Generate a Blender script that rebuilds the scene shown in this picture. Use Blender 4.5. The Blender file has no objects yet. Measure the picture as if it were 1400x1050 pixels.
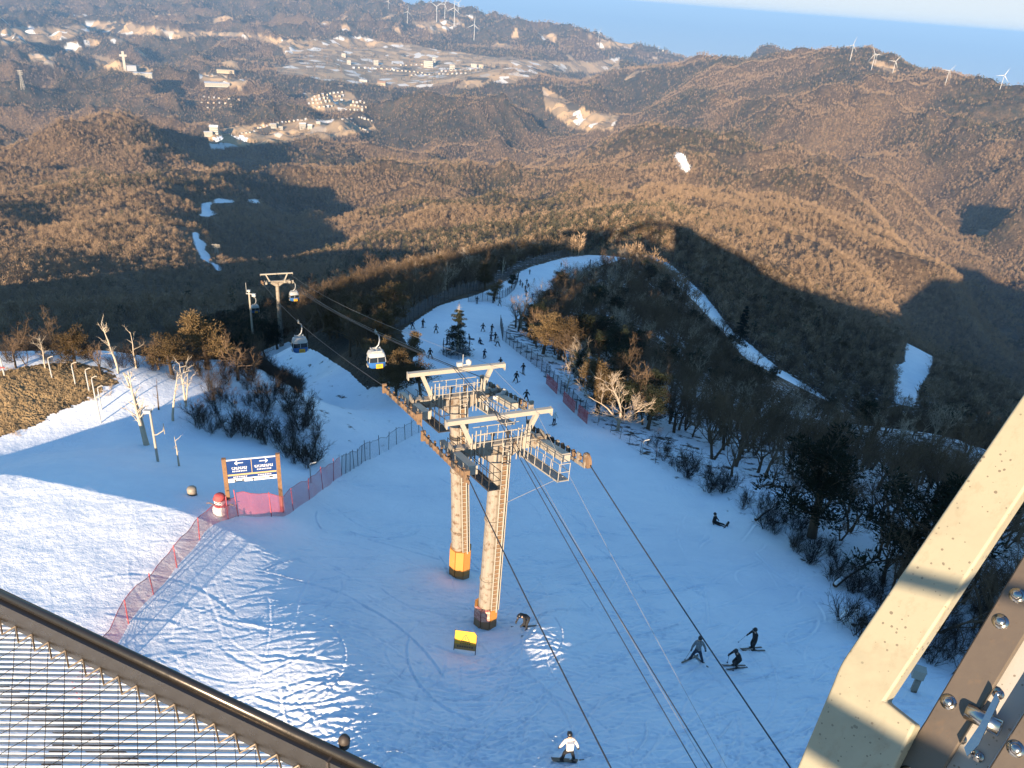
import bpy, bmesh, math, random
import numpy as np
from mathutils import Vector, Matrix, Euler

random.seed(7)
RNG = np.random.default_rng(11)
SC = bpy.context.scene
COL = SC.collection

# ------------------------------------------------------------------ camera, world, sun, exposure
F_PX = 1050.0                       # focal length in pixels of a 1400 px wide frame
PITCH = math.radians(26.95)          # looking down
ROLL = math.radians(4.55)
SUN_EL = math.radians(13.45)
SUN_AZ = math.radians(10.8)         # horizontal direction the light travels to, to the right of +Y

cam_d = bpy.data.cameras.new("camera")
cam_d.sensor_fit = 'HORIZONTAL'
cam_d.sensor_width = 36.0
cam_d.lens = 36.0 * F_PX / 1400.0
cam_d.clip_start = 0.05
cam_d.clip_end = 200000.0
cam = bpy.data.objects.new("camera", cam_d)
COL.objects.link(cam)
RC = (Matrix.Rotation(math.pi / 2 - PITCH, 4, 'X') @ Matrix.Rotation(ROLL, 4, 'Z'))
cam.matrix_world = RC
SC.camera = cam

world = bpy.data.worlds.new("World")
SC.world = world
world.use_nodes = True
wn = world.node_tree.nodes
wl = world.node_tree.links
sky = wn.new("ShaderNodeTexSky")
sky.sky_type = 'NISHITA'
sky.sun_disc = False
sky.sun_elevation = SUN_EL
sky.sun_rotation = SUN_AZ + math.pi
sky.altitude = 1400.0
sky.air_density = 1.0
sky.dust_density = 0.15
sky.ozone_density = 3.0
hs = wn.new("ShaderNodeHueSaturation")
hs.inputs['Saturation'].default_value = 1.1
wl.new(sky.outputs[0], hs.inputs['Color'])
sky_cap = wn.new("ShaderNodeMix"); sky_cap.data_type = 'RGBA'; sky_cap.blend_type = 'DARKEN'      # sky brightness capped so the horizon band is pale, not glaring
sky_cap.inputs[0].default_value = 1.0; sky_cap.inputs[7].default_value = (2.15, 2.38, 2.55, 1)
wl.new(hs.outputs[0], sky_cap.inputs[6]); wl.new(sky_cap.outputs[2], wn["Background"].inputs[0])
wn["Background"].inputs[1].default_value = 0.112

sun_d = bpy.data.lights.new("sun", 'SUN')
sun_d.energy = 4.3
sun_d.angle = math.radians(0.5)
sun_d.color = (1.0, 0.785, 0.55)
sun = bpy.data.objects.new("sun", sun_d)
COL.objects.link(sun)
SUN_DIR = Vector((math.sin(SUN_AZ) * math.cos(SUN_EL), math.cos(SUN_AZ) * math.cos(SUN_EL), -math.sin(SUN_EL)))
sun.rotation_euler = SUN_DIR.to_track_quat('-Z', 'Y').to_euler()

SC.view_settings.view_transform = 'Standard'
SC.view_settings.look = 'None'
SC.view_settings.gamma = 1.0
SC.view_settings.exposure = 1.75
SC.cycles.max_bounces = 6
SC.cycles.volume_bounces = 0
SC.cycles.diffuse_bounces = 2
SC.cycles.transparent_max_bounces = 12
SC.cycles.use_denoising = True

R3 = np.array(RC.to_3x3())
def pix_dir(px, py):
    """unit directions (world) of photograph pixels of the 1400 x 1050 frame"""
    px = np.asarray(px, float); py = np.asarray(py, float)
    d = np.stack([(px - 700.0) / F_PX, -(py - 525.0) / F_PX, -np.ones_like(px)], -1)
    return d @ R3.T
def to_pix(x, y, z):
    p = np.stack([x, y, z], -1) @ R3
    w = np.where(p[..., 2] < -1e-6, -p[..., 2], np.nan)
    return 700.0 + F_PX * p[..., 0] / w, 525.0 - F_PX * p[..., 1] / w
def P(px, py, r):
    """world point on a pixel's line of sight at horizontal range r"""
    d = pix_dir(px, py)
    k = r / np.hypot(d[..., 0], d[..., 1])
    return d * k[..., None] if np.ndim(k) else d * k

# ------------------------------------------------------------------ noise
_perm = np.random.default_rng(5).permutation(512)
_perm = np.concatenate([_perm, _perm, _perm])
_ang = np.random.default_rng(6).uniform(0, 2 * np.pi, 512)
_gx, _gy = np.cos(_ang), np.sin(_ang)
def perlin(x, y, seed=0):
    x = x + seed * 37.17; y = y + seed * 91.7
    xi = np.floor(x).astype(np.int64); yi = np.floor(y).astype(np.int64)
    xf = x - xi; yf = y - yi
    u = xf * xf * xf * (xf * (xf * 6 - 15) + 10); v = yf * yf * yf * (yf * (yf * 6 - 15) + 10)
    def g(ix, iy, dx, dy):
        h = _perm[(_perm[ix & 511] + iy) & 511]
        return _gx[h] * dx + _gy[h] * dy
    a = g(xi, yi, xf, yf); b = g(xi + 1, yi, xf - 1, yf)
    c = g(xi, yi + 1, xf, yf - 1); d = g(xi + 1, yi + 1, xf - 1, yf - 1)
    return (a + u * (b - a)) * (1 - v) + (c + u * (d - c)) * v
def fbm(x, y, oct=4, seed=0, gain=.5):
    s = 0; a = 1.0; f = 1.0
    for k in range(oct):
        s = s + a * perlin(x * f, y * f, seed + k); a *= gain; f *= 2.03
    return s
def ridged(x, y, oct=4, seed=0):
    s = 0; a = 1.0; f = 1.0; w = 1.0
    for k in range(oct):
        n = 1 - np.abs(perlin(x * f, y * f, seed + k)) * 2.0
        n = n * n * w; w = np.clip(n * 1.6, 0, 1)
        s = s + a * n; a *= .5; f *= 2.1
    return s
def sstep(a, b, x):
    t = np.clip((x - a) / (b - a), 0, 1)
    return t * t * (3 - 2 * t)

# ------------------------------------------------------------------ terrain heights
SLOPE = 0.2650
def fall(x, y):
    return x * math.sin(SUN_AZ) + y * math.cos(SUN_AZ)
def plane_z(x, y):
    return -24.3 - SLOPE * fall(x, y)

class RBF:
    def __init__(self, xy, v, eps):
        self.c = np.asarray(xy, float); self.e2 = eps * eps
        n = len(self.c)
        d = np.sqrt(((self.c[:, None] - self.c[None]) ** 2).sum(-1) + self.e2)
        A = np.zeros((n + 3, n + 3)); A[:n, :n] = d + 0 * np.eye(n)
        A[:n, n] = 1; A[:n, n + 1:] = self.c; A[n, :n] = 1; A[n + 1:, :n] = self.c.T
        b = np.zeros(n + 3); b[:n] = v
        self.w = np.linalg.lstsq(A, b, rcond=None)[0]
    def __call__(self, x, y):
        sh = np.shape(x); x = np.ravel(x); y = np.ravel(y); out = np.empty(len(x)); n = len(self.c)
        for i in range(0, len(x), 40000):
            X = x[i:i + 40000]; Y = y[i:i + 40000]
            d = np.sqrt((X[:, None] - self.c[None, :, 0]) ** 2 + (Y[:, None] - self.c[None, :, 1]) ** 2 + self.e2)
            out[i:i + 40000] = d @ self.w[:n] + self.w[n] + self.w[n + 1] * X + self.w[n + 2] * Y
        return out.reshape(sh)

# near ground: departures from one even slope, as (pixel x, pixel y, range in metres)
NEAR = [(470,560,86),(400,482,146),(430,520,112),(365,482,150),(320,540,70),
        (410,448,185),
        (800,450,165),(800,405,235),(900,450,195),(900,390,300),(850,500,125),
        (1000,455,345),(1100,530,330),(1175,580,320),(950,402,370),(1000,560,125),(1000,510,190),(1100,620,95),(1100,570,160),
        (1200,650,88),(1300,600,140),(1200,600,200),(1400,700,120),(1300,700,82),(1400,640,200),
        (1240,560,430),(1250,500,500),(1400,600,420),(1100,450,460),(1000,395,470),(1300,560,360),
        (60,492,80),(-60,500,80),(150,488,80),(250,496,81),(330,496,83),
        (60,535,125),(150,530,130),(-80,540,110),(250,520,140),(320,500,160),(60,475,300),(150,470,320),(280,450,340),(-100,490,280)]
# points whose height above the sun's grazing plane is known from where light falls, as (pixel x, pixel y, height)
TAN_E = math.tan(SUN_EL)
GRAZE = [(640,445,-26),(560,440,-26.5),(720,400,-26),(700,385,-25.7),(770,368,-24.8),(852,347,-20),(690,455,-26),(820,356,-23),
         (500,400,-27.2),(600,400,-26),(680,355,-26.5),(560,410,-26.5),(760,335,-27),(870,352,-21),(625,480,-26),(690,490,-26),(485,478,-27),(520,450,-26.6),(445,448,-28.5),(552,528,-25.8),(470,420,-28),(560,480,-26.2),(525,500,-26.4)]
def graze_range(px, py, w):
    d = pix_dir(px, py); h = math.hypot(d[0], d[1])
    return w / (d[2] / h + TAN_E * (d[0] * math.sin(SUN_AZ) + d[1] * math.cos(SUN_AZ)) / h)
NEAR += [(a, b, graze_range(a, b, w)) for a, b, w in GRAZE]
nx = []; nv = []
for a, b, r in NEAR:
    p = P(a, b, r); nx.append(p[:2]); nv.append(p[2] - plane_z(p[0], p[1]))
# anchor the even slope where the piste, the tower feet and the near banks lie
for a in (-46, -32, -18, -6, 6, 18, 32, 46):
    for r in (24, 40, 55):
        x, y = r * math.sin(math.radians(a)), r * math.cos(math.radians(a))
        v = 0.0
        if a <= -30: continue
        nx.append((x, y)); nv.append(v)
for px, py in ((630, 560), (700, 520), (760, 600), (640, 640), (540, 620), (900, 700), (1000, 720), (840, 600), (600, 530)):
    d = pix_dir(px, py); k = -24.3 / (d[2] + SLOPE * fall(d[0], d[1]))
    nx.append((d[0] * k, d[1] * k)); nv.append(0.0)
for a, r, v in ((-36,26,0),(-36,38,0),(-36,50,0),(-36,63,0),(-30,30,0),(-30,40,0),(-30,50,0),(-30,62,0),(-46,60,0),
                (-6,15,-.2),(-6,22.5,.10),(-14,23,.30),(-17,26,.32),(-6,29,0),(6,22,0),(-60,60,0),(-60,40,0),(-48,88,-5),(-50,70,-1),(-56,95,-6),(-41,94,-5),(-34,100,-6),(-64,80,-3)):
    nx.append((r * math.sin(math.radians(a)), r * math.cos(math.radians(a)))); nv.append(v)
nx.append((0, 0)); nv.append(-.35)
for x, y in ((-60, -30), (60, -30), (-200, 0), (200, 0), (0, -60)):
    nx.append((x, y)); nv.append(0)
near_rbf = RBF(nx, nv, 6.0)

# far ground: depression along lines of sight, as (pixel x, pixel y, range)
FAR = """
-200 420 480 0 440 480 0 385 620 150 430 480 150 380 660 300 430 500 300 372 720 420 420 480 420 368 740 520 400 460 550 375 600
600 352 640 680 333 680 760 318 660 840 308 580 -200 330 900
270 346 800 330 364 780 430 352 820 515 322 900 600 318 880 680 314 830
330 372 900 430 366 960 515 334 1000 600 330 980 700 332 940
280 325 900 268 302 1050 290 285 1200 350 277 1350 400 320 1250 400 280 1550 400 240 1850 375 196 2450 480 270 1600 500 300 1200
250 330 820 200 285 1000 155 242 1200 200 215 1600 215 192 2000 190 162 2200 190 185 2700
100 200 1900 40 235 1600 0 262 1400 -150 280 1300 0 330 900 100 330 850 50 290 1050 -150 230 2200 0 225 2000
30 195 2700 30 175 3200 100 180 2600 230 215 2100 260 196 2500 300 192 2900
310 186 3100 400 182 3200 340 165 3500 450 165 3500
520 250 1750 600 262 1500 700 262 1400 800 252 1500 900 252 1500 1000 262 1500 1100 285 1350 1200 320 1250 1300 365 1100
600 296 1050 700 292 1050 800 290 900 900 288 800 1000 320 850 1100 358 850 1200 405 850
1000 348 620 1100 390 700 1240 462 730 1400 545 680 900 308 540 1500 600 600
1000 352 700 1100 396 790 1240 475 830 1400 565 780
1330 400 1500 1330 450 1200 1400 440 1500 1400 500 1050 1260 425 1000 1500 500 1400
330 200 2550 440 188 2650 520 206 2550 620 220 2400 700 232 2400 780 215 2300 830 186 2400 890 160 2500 960 178 2300 1040 181 2300 1110 190 2200 1150 211 2100 1200 248 2000 1260 290 1900 1320 330 1820 1370 352 1750
440 205 3000 520 215 3000 620 230 2900 700 240 2900 780 228 2800 830 205 2900 890 180 3100 960 195 2900 1040 200 2800 1110 212 2700 1150 235 2500 1200 270 2400 1260 305 2300 1330 345 2150
500 180 3300 560 150 3550 600 130 3800 630 120 3900 680 135 3900 740 165 3800 800 190 3500 620 160 3400
630 145 4500 560 165 4200 740 182 4300
640 106 5000 700 92 5200 750 105 5200 820 118 5000 760 126 4600 700 125 4700 700 108 5900 800 125 5700
770 150 4400 820 172 4000 860 148 4400
830 100 5200 900 86 5000 1000 77 4800 1060 74 4600 1100 72 4400 1160 69 4200 1230 75 4200 1300 98 3900 1340 104 3700 1400 121 3500 1500 150 3300
1060 62 6500 1030 72 6300 1090 75 6300
830 140 6500 900 130 6500 1000 125 6300 1100 130 6000 1160 125 5800 1230 130 5600 1300 155 5300 1400 180 5000
900 130 3900 1000 130 3600 1000 160 3000 1100 120 3600 1100 160 2900 1200 150 3000 1200 205 2550 1300 180 2750 1300 255 2250 1400 205 2500 1400 270 2100 1400 330 1900
0 150 3600 0 105 4500 100 130 4200 120 97 5000 170 92 4700 250 130 4200 300 115 4500 400 130 4400 450 130 4500 500 118 5000 170 105 5300
0 60 6000 150 42 7000 300 45 7000 300 85 5600 450 62 6500 450 90 5600 580 95 6000 500 100 5600 700 85 6300 760 72 7000 850 86 6200
400 -10 9500 520 -5 9000 560 8 8500 640 14 8500 700 30 8500 770 36 8500 850 58 8500 920 72 8500 620 48 7300 700 62 7300 820 74 7500
560 40 10500 640 45 10500 700 60 10500 770 66 10500 850 85 10500 920 95 10500 1000 110 9500 1200 150 9000
0 -20 10000 200 -22 10000 100 20 8000 -300 0 9000 -300 150 4000
"""
fv = np.array([float(t) for t in FAR.split()]).reshape(-1, 3)
fp = P(fv[:, 0], fv[:, 1], fv[:, 2])
LOGS = 1.6
f_az = np.arctan2(fp[:, 0], fp[:, 1]); f_lr = np.log(fv[:, 2]) / LOGS
far_rbf = RBF(np.stack([f_az, f_lr], -1), fp[:, 2] / fv[:, 2], 0.012)

def base_height(x, y):
    r = np.hypot(x, y); az = np.arctan2(x, y)
    z = np.zeros_like(r)
    wfar = sstep(300, 520, r)
    # the shoulder on the left that leans less and catches the low sun, then rolls over
    u0 = x * math.cos(SUN_AZ) - y * math.sin(SUN_AZ); s0 = fall(x, y)
    shoulder = (.28 * sstep(-7, -16, u0) + .72 * sstep(-16, -27, u0)) * np.where(s0 < 33, np.clip((s0 - 15) / 18, 0, 1) ** 1.15, 1 - sstep(33, 60, s0)) * 3.7 * (1 - sstep(-37, -50, u0))
    shoulder = shoulder + .74 * np.exp(-((u0 + 3.1) / 1.9) ** 2 - ((s0 - 33.5) / 4.2) ** 2) + 1.5 * np.exp(-((u0 + 52) / 13) ** 2 - ((s0 - 50) / 11) ** 2)
    m = r < 521
    zn = np.zeros_like(r); zf = np.zeros_like(r)
    if m.any():
        zn[m] = near_rbf(x[m], y[m]) + plane_z(x[m], y[m]) + shoulder[m]
    m2 = r > 299
    if m2.any():
        a2 = np.clip(az[m2], -.8, .8)
        zf[m2] = far_rbf(a2, np.log(r[m2]) / LOGS) * r[m2]
    z = zn * (1 - wfar) + zf * wfar
    # the summit crest beside and behind the viewpoint, and the far side falling away
    u = x * math.cos(SUN_AZ) - y * math.sin(SUN_AZ); sd = fall(x, y)
    W = np.interp(u, CREST[:, 0], CREST[:, 1])
    zb = W - np.where(sd > 0, .29 * sd, .10 * -sd + .00004 * sd * sd)
    back = np.maximum(sstep(.88, 1.2, np.abs(az)), 1 - sstep(9, 20, r))
    return z * (1 - back) + zb * back

# crest line of the summit seen along the sunlight: (offset across the light, height)
CREST = np.array([(-4000,-900),(-1200,-420),(-700,-190),(-520,-128),(-440,-107),(-385,-106),(-330,-101),(-262,-85),(-200,-68),(-130,-47),(-80,-33),(-55,-27.5),(-40,-26.2),(-25,-25.8),(-12,-25.1),(-9.5,-24.95),
                  (-5,-24.85),(-4.4,-25.6),(-1.6,-25.6),(-1.0,-24.4),(20,-24.4),(45,-25.2),(61,-28),(92,-38),(99,-42),(134,-54),(151,-63),(200,-79),(240,-79),(298,-65),(325,-37),(549,-29),(654,-33),(690,-62),(900,-190),(1500,-400),(4000,-900)], float)

SHADE_TWEAK = None
BASIN = [(360,58),(470,48),(560,58),(640,72),(760,82),(860,80),(860,100),(760,108),(700,116),(640,118),(540,128),(480,122),(380,102)]
def relief(x, y, z):
    """ridges, gullies, swells and snow texture on top of the broad form"""
    r = np.hypot(x, y)
    bx, by = to_pix(x, y, z)
    cx_ = np.sqrt(((bx - 615) / 290) ** 2 + ((by - 92) / 34) ** 2); calm = np.where((r > 4600) & np.isfinite(cx_), sstep(.75, 1.25, np.nan_to_num(cx_, nan=9.)), 1.0)
    a_big = 54 * sstep(800, 2000, r) + 22 * sstep(2500, 5000, r)
    azr = np.degrees(np.arctan2(x, y)); a_big = a_big * (1 - .55 * sstep(3100, 3900, r) * sstep(4, 11, azr))
    wx = x + 90 * perlin(x / 420, y / 420, 40); wy = y + 90 * perlin(x / 420, y / 420, 44)
    z = z + calm * a_big * (ridged(wx / 620, wy / 620, 4, 3) - .95)
    z = z + calm * 17 * sstep(550, 1300, r) * (ridged(wx / 240 + 5, wy / 240, 3, 15) - .9)
    z = z + calm * 34 * sstep(1000, 1700, r) * (1 - .6 * sstep(3100, 3900, r)) * (ridged(wx / 1250 + 3, wy / 1250 + 8, 2, 131) - .85)
    z = z - 42 * np.exp(-((x - 1139) ** 2 + (y - 1745) ** 2) / 190.0 ** 2)
    # long spurs and gullies raking across the right hand mountain
    azr = np.degrees(np.arctan2(x, y)); ca, sa = math.sin(math.radians(58)), math.cos(math.radians(58))
    al = x * ca + y * sa; pe = x * sa - y * ca
    z = z + calm * 34 * sstep(9, 17, azr) * sstep(1350, 1900, r) * (1 - .8 * sstep(3200, 3900, r)) * (1 - sstep(4300, 5200, r)) * (ridged(pe / 430 + .35 * perlin(x / 500, y / 500, 81), al / 2600, 2, 83) - .85)
    a_mid = 6.0 * sstep(330, 800, r)
    z = z + a_mid * fbm(x / 130, y / 130, 4, 9)
    return z
# ------------------------------------------------------------------ ground sheet (polar grid round the viewpoint)
QUICK = 1.0
az_f = np.radians(np.arange(-47.0, 47.0001, 0.085 * QUICK))
az_b = np.radians(np.concatenate([np.arange(47.0 + 3, 313.0, 5.0)]))
AZ = np.concatenate([az_f, az_b])
rs = [0.8]
while rs[-1] < 19: rs.append(rs[-1] + 1.2)
while rs[-1] < 13500:
    rs.append(rs[-1] + (max(0.065, 0.0027 * rs[-1]) if rs[-1] < 62 else 0.0042 * QUICK * rs[-1]))
RR = np.array(rs)
NA, NR = len(AZ), len(RR)
gx = np.sin(AZ)[None, :] * RR[:, None]
gy = np.cos(AZ)[None, :] * RR[:, None]
gz = relief(gx, gy, base_height(gx, gy))
edge = sstep(10800, 12500, np.hypot(gx, gy))
gz = gz * (1 - edge) + np.minimum(gz, -1700) * edge
# ski tracks and wind texture pressed into the near snow
gr = np.hypot(gx, gy)
near = (1 - sstep(70, 95, gr)) * sstep(14, 18, gr)
gpx, gpy = to_pix(gx, gy, gz)
gpx = np.nan_to_num(gpx, nan=-9999); gpy = np.nan_to_num(gpy, nan=-9999)
rows = np.nonzero((RR > 14) & (RR < 95))[0]; r_lo, r_hi = rows[0], rows[-1] + 1
fine = np.s_[r_lo:r_hi, :len(az_f)]
fx, fy = gx[fine], gy[fine]
offp = sstep(-24, -30, np.degrees(np.arctan2(fx, fy))) 
tex = (.004 + .014 * offp) * fbm(fx / .9, fy / .9, 4, 70) + (.006 + .06 * offp) * fbm(fx / 3.2, fy / 3.2, 3, 73)
tex = tex + offp * .010 * fbm(fx / .35, fy / .35, 2, 76)
trk = np.zeros_like(fx)
RT = np.random.default_rng(21)
def stamp(x0, y0, hd, L, curve, w, dep):
    n = max(6, int(L / .35)); t = np.linspace(-.5, .5, n) * L
    a = hd + curve * t
    xs = x0 + np.cumsum(np.cos(a)) * (L / n); ys = y0 + np.cumsum(np.sin(a)) * (L / n)
    xs -= xs.mean() - x0; ys -= ys.mean() - y0
    r = np.hypot(xs, ys); az = np.arctan2(xs, ys)
    i0 = np.searchsorted(RR, r.min() - .8) - r_lo; i1 = np.searchsorted(RR, r.max() + .8) - r_lo
    j0 = int((az.min() - .8 / r.min() - AZ[0]) / (AZ[1] - AZ[0])); j1 = int((az.max() + .8 / r.min() - AZ[0]) / (AZ[1] - AZ[0])) + 1
    i0 = max(i0, 0); i1 = min(i1, fx.shape[0]); j0 = max(j0, 0); j1 = min(j1, fx.shape[1])
    if i1 <= i0 or j1 <= j0: return
    X = fx[i0:i1, j0:j1]; Y = fy[i0:i1, j0:j1]; d2 = np.full(X.shape, 9.0); sg = np.zeros(X.shape)
    for k in range(n):
        dx = X - xs[k]; dy = Y - ys[k]; q = dx * dx + dy * dy; m = q < d2
        d2[m] = q[m]; sg[m] = (dx * -math.sin(a[k]) + dy * math.cos(a[k]))[m]
        if k in (0, n - 1): pass
    d = np.abs(sg); e = np.clip(1 - np.maximum(np.sqrt(d2) - w * 3, 0) / .3, 0, 1)
    prof = -dep * np.exp(-(d / w) ** 2) + dep * .9 * np.exp(-((d - 2.0 * w) / (w * .75)) ** 2) * (sg < 0)
    trk[i0:i1, j0:j1] += prof * e
for k in range(2600):
    zone = RT.random()
    if zone < .17: px_, py_ = RT.uniform(190, 520), RT.uniform(690, 1060)
    elif zone < .25: px_, py_ = RT.uniform(430, 700), RT.uniform(920, 1060)
    elif zone < .31: px_, py_ = RT.uniform(690, 860), RT.uniform(720, 920)
    else: px_, py_ = RT.uniform(400, 1250), RT.uniform(560, 1060)
    dd = pix_dir(px_, py_); kk = -24.3 / (dd[2] + SLOPE * fall(dd[0], dd[1])); x0, y0 = dd[0] * kk, dd[1] * kk
    if math.hypot(x0, y0) > 80: continue
    stamp(x0, y0, RT.normal(0.30, .30) if RT.random() < .85 else RT.uniform(0, 3.14), RT.uniform(1.5, 8.0), RT.normal(0, .13), RT.uniform(.045, .095), RT.uniform(.005, .020) * (1.0 if RT.random() < .85 else 1.8) * (.5 if zone < .31 else 1.9))
gz[fine] += (tex + trk) * near[fine]
gpx, gpy = to_pix(gx, gy, gz)
gpx = np.nan_to_num(gpx, nan=-9999); gpy = np.nan_to_num(gpy, nan=-9999)
def height(x, y):
    """ground height anywhere (bilinear look-up in the sheet)"""
    x = np.asarray(x, float); y = np.asarray(y, float)
    r = np.hypot(x, y); a = np.mod(np.arctan2(x, y) - AZ[0], 2 * np.pi) + AZ[0]
    AZx = np.append(AZ, AZ[0] + 2 * np.pi)
    j = np.clip(np.searchsorted(AZx, a) - 1, 0, NA - 1); i = np.clip(np.searchsorted(RR, r) - 1, 0, NR - 2)
    ta = (a - AZx[j]) / (AZx[j + 1] - AZx[j]); tr = np.clip((r - RR[i]) / (RR[i + 1] - RR[i]), 0, 1)
    j2 = (j + 1) % NA
    return (gz[i, j] * (1 - ta) + gz[i, j2] * ta) * (1 - tr) + (gz[i + 1, j] * (1 - ta) + gz[i + 1, j2] * ta) * tr
def G(px, py, rmin=15.0):
    """point of the ground that the line of sight through a pixel meets first"""
    d = pix_dir(px, py); h = math.hypot(d[0], d[1]); d = d / h
    k = RR[RR >= rmin]
    z = height(d[0] * k, d[1] * k); below = np.nonzero(d[2] * k < z)[0]
    if len(below) == 0: return None
    i = max(below[0], 1)
    a, b = k[i - 1], k[i]
    for _ in range(25):
        m = (a + b) / 2
        if d[2] * m < height(d[0] * m, d[1] * m): b = m
        else: a = m
    return Vector((d[0] * b, d[1] * b, float(height(d[0] * b, d[1] * b))))

def in_poly(px, py, poly):
    inside = np.zeros(np.shape(px), bool); n = len(poly)
    for i in range(n):
        x1, y1 = poly[i]; x2, y2 = poly[(i + 1) % n]
        if y1 == y2: continue
        c = ((y1 > py) != (y2 > py)) & (px < (x2 - x1) * (py - y1) / (y2 - y1) + x1)
        inside ^= c
    return inside

PISTE = [(60,1000),(170,870),(240,770),(310,715),(380,690),(440,655),(500,625),(560,588),(566,500),(548,452),(600,418),(655,402),(690,385),(722,366),(772,352),(852,344),
         (872,348),(853,354),(822,363),(790,378),(762,395),(738,420),(696,442),(692,460),(722,492),(762,532),(812,577),(882,622),(942,667),(1002,702),(1082,757),(1142,812),(1192,872),(1240,962),(1300,1120),(60,1120)]
CLEARING = [(352,482),(395,468),(430,478),(480,510),(530,560),(566,592),(500,628),(440,645),(385,600),(420,560),(400,520)]
STRIP = [(872,347),(892,349),(918,362),(962,402),(1006,458),(996,462),(975,440),(945,408),(905,370),(880,356)]
STRIP2 = [(1008,456),(1062,501),(1112,532),(1184,582),(1172,593),(1098,551),(1048,523),(994,464)]
RUN = [(1238,468),(1262,466),(1281,478),(1272,508),(1256,535),(1245,568),(1234,564),(1222,548),(1220,500),(1236,496)]
CHUTE = [(262,316),(272,317),(272,326),(283,333),(279,341),(288,348),(287,356),(303,365),(303,372),(296,370),(289,361),(275,354),(267,338),(263,329)]
CHUTE2 = [(256,298),(275,292),(274,278),(290,276),(297,271),(322,274),(322,277),(289,279),(288,288),(302,292),(285,297),(272,295)]
CHUTE3 = [(334,274),(346,271),(362,275),(360,278),(345,278)]
SCAR = [(918,207),(935,208),(949,236),(938,239),(925,224)]
BASEAREA = [(288,188),(315,184),(340,188),(335,198),(318,203),(300,200)]
MOUND = [(-60,520),(20,505),(60,498),(120,497),(165,515),(172,528),(140,530),(120,550),(80,560),(60,580),(20,590),(-60,620)]
wob = 5.0 * fbm(gx / (0.05 * gr + 1), gy / (0.05 * gr + 1), 3, 60)
qx = gpx + wob; qy = gpy + wob * .6
def soft_poly(px, py, poly, blur):
    """share of a small neighbourhood that lies inside an outline: soft edged"""
    out = np.zeros(np.shape(px), np.float32)
    xs = [p[0] for p in poly]; ys = [p[1] for p in poly]
    m = (px > min(xs) - 3 * blur) & (px < max(xs) + 3 * blur) & (py > min(ys) - 3 * blur) & (py < max(ys) + 3 * blur)
    a, b = px[m], py[m]; acc = np.zeros(len(a), np.float32)
    for k in range(10):
        t = k * 2.4; q = blur * math.sqrt((k + .5) / 10)
        acc += in_poly(a + q * math.cos(t), b + q * .6 * math.sin(t), poly)
    out[m] = acc / 10
    return out
snow = np.zeros_like(gz)
snow = np.where(gr < 400, soft_poly(gpx + wob * .15, gpy + wob * .1, PISTE, 4), 0)
snow = np.maximum(snow, np.where((gr > 250) & (gr < 480), 1 * soft_poly(qx, qy, STRIP, 4), 0))
snow = np.maximum(snow, np.where((gr > 250) & (gr < 480), 1.0 * soft_poly(qx, qy, STRIP2, 4), 0))
snow = np.maximum(snow, np.where((gr > 350) & (gr < 560), 1 * soft_poly(gpx + wob * .3, gpy + wob * .2, RUN, 5), 0))
snow = np.maximum(snow, np.where((gr > 550) & (gr < 900), 1 * soft_poly(gpx + wob * .4, gpy + wob * .3, CHUTE, 4), 0))
snow = np.maximum(snow, np.where((gr > 700) & (gr < 1500), 1 * soft_poly(gpx + wob * .4, gpy + wob * .3, CHUTE2, 4), 0))
snow = np.maximum(snow, np.where((gr > 700) & (gr < 1700), .9 * soft_poly(gpx + wob * .4, gpy + wob * .3, CHUTE3, 4), 0))
snow = np.maximum(snow, np.where((gr > 1000), .93 * soft_poly(qx, qy, SCAR, 9), 0))
snow[in_poly(qx, qy, BASEAREA) & (gr > 2600)] = 1
azg = np.arctan2(gx, gy)
# patchy snow on the forest floor near the summit, thick to thin with distance
near_snow = .24 * (1 - sstep(90, 260, gr)) + .42 * (1 - sstep(300, 760, gr))
left_side = azg < np.radians(-2)
near_snow = np.where(left_side, 1.0 * (1 - sstep(84, 100, gr)), near_snow)
near_snow[in_poly(qx, qy, CLEARING) & (gr < 160)] = .78
near_snow[gr < 50] = 1
near_snow = np.where((gr < 70) & (gr >= 50), np.maximum(near_snow, .75), near_snow)
snow = np.maximum(snow, near_snow)
grass = np.zeros_like(gz)
grass = np.where(gr < 100, soft_poly(gpx, gpy, MOUND, 26), 0)
snow = snow * (1 - .80 * sstep(.15, .8, grass))

# farmland and settlement in the distant basins
slope_r = np.abs(np.gradient(gz, axis=0) / np.gradient(gr, axis=0))
field = np.zeros_like(gz)
FIELDS = [[(380,60),(470,50),(560,60),(640,75),(760,85),(850,80),(850,96),(760,100),(700,112),(640,112),(560,120),(480,115),(400,95)],
          [(0,40),(160,30),(230,40),(330,45),(430,60),(440,75),(330,50),(220,48),(110,45),(60,58),(0,62)],
          [(745,120),(800,150),(850,160),(840,180),(780,175),(750,150)],
          [(560,30),(625,26),(640,36),(590,45)],[(810,56),(870,58),(865,68),(820,64)],[(1190,88),(1200,82),(1230,96),(1220,100)],
          [(420,130),(480,125),(500,150),(430,150)],[(0,190),(60,190),(60,205),(0,212)],[(130,75),(210,95),(200,105),(130,90)],[(270,100),(340,110),(330,120),(270,112)],
          [(330,172),(500,158),(520,180),(340,198),(290,205),(280,180)],[(40,72),(75,76),(70,88),(44,84)],[(370,85),(470,95),(450,110),(380,100)]]
qx = gpx + 2.2 * wob; qy = gpy + 1.2 * wob
for f in FIELDS:
    field[in_poly(qx, qy, f) & (gr > 2300)] = 1
field[(fbm(gx / 420, gy / 420, 3, 77) > .38) & (gr > 4800) & (gpx < 900) & (gpy > 20)] = 1
# pine stands: darker, cooler patches in the woodland
pine = sstep(.0, .35, fbm(gx / 520, gy / 520, 4, 21) + .25 * sstep(2600, 4200, gr))

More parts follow.
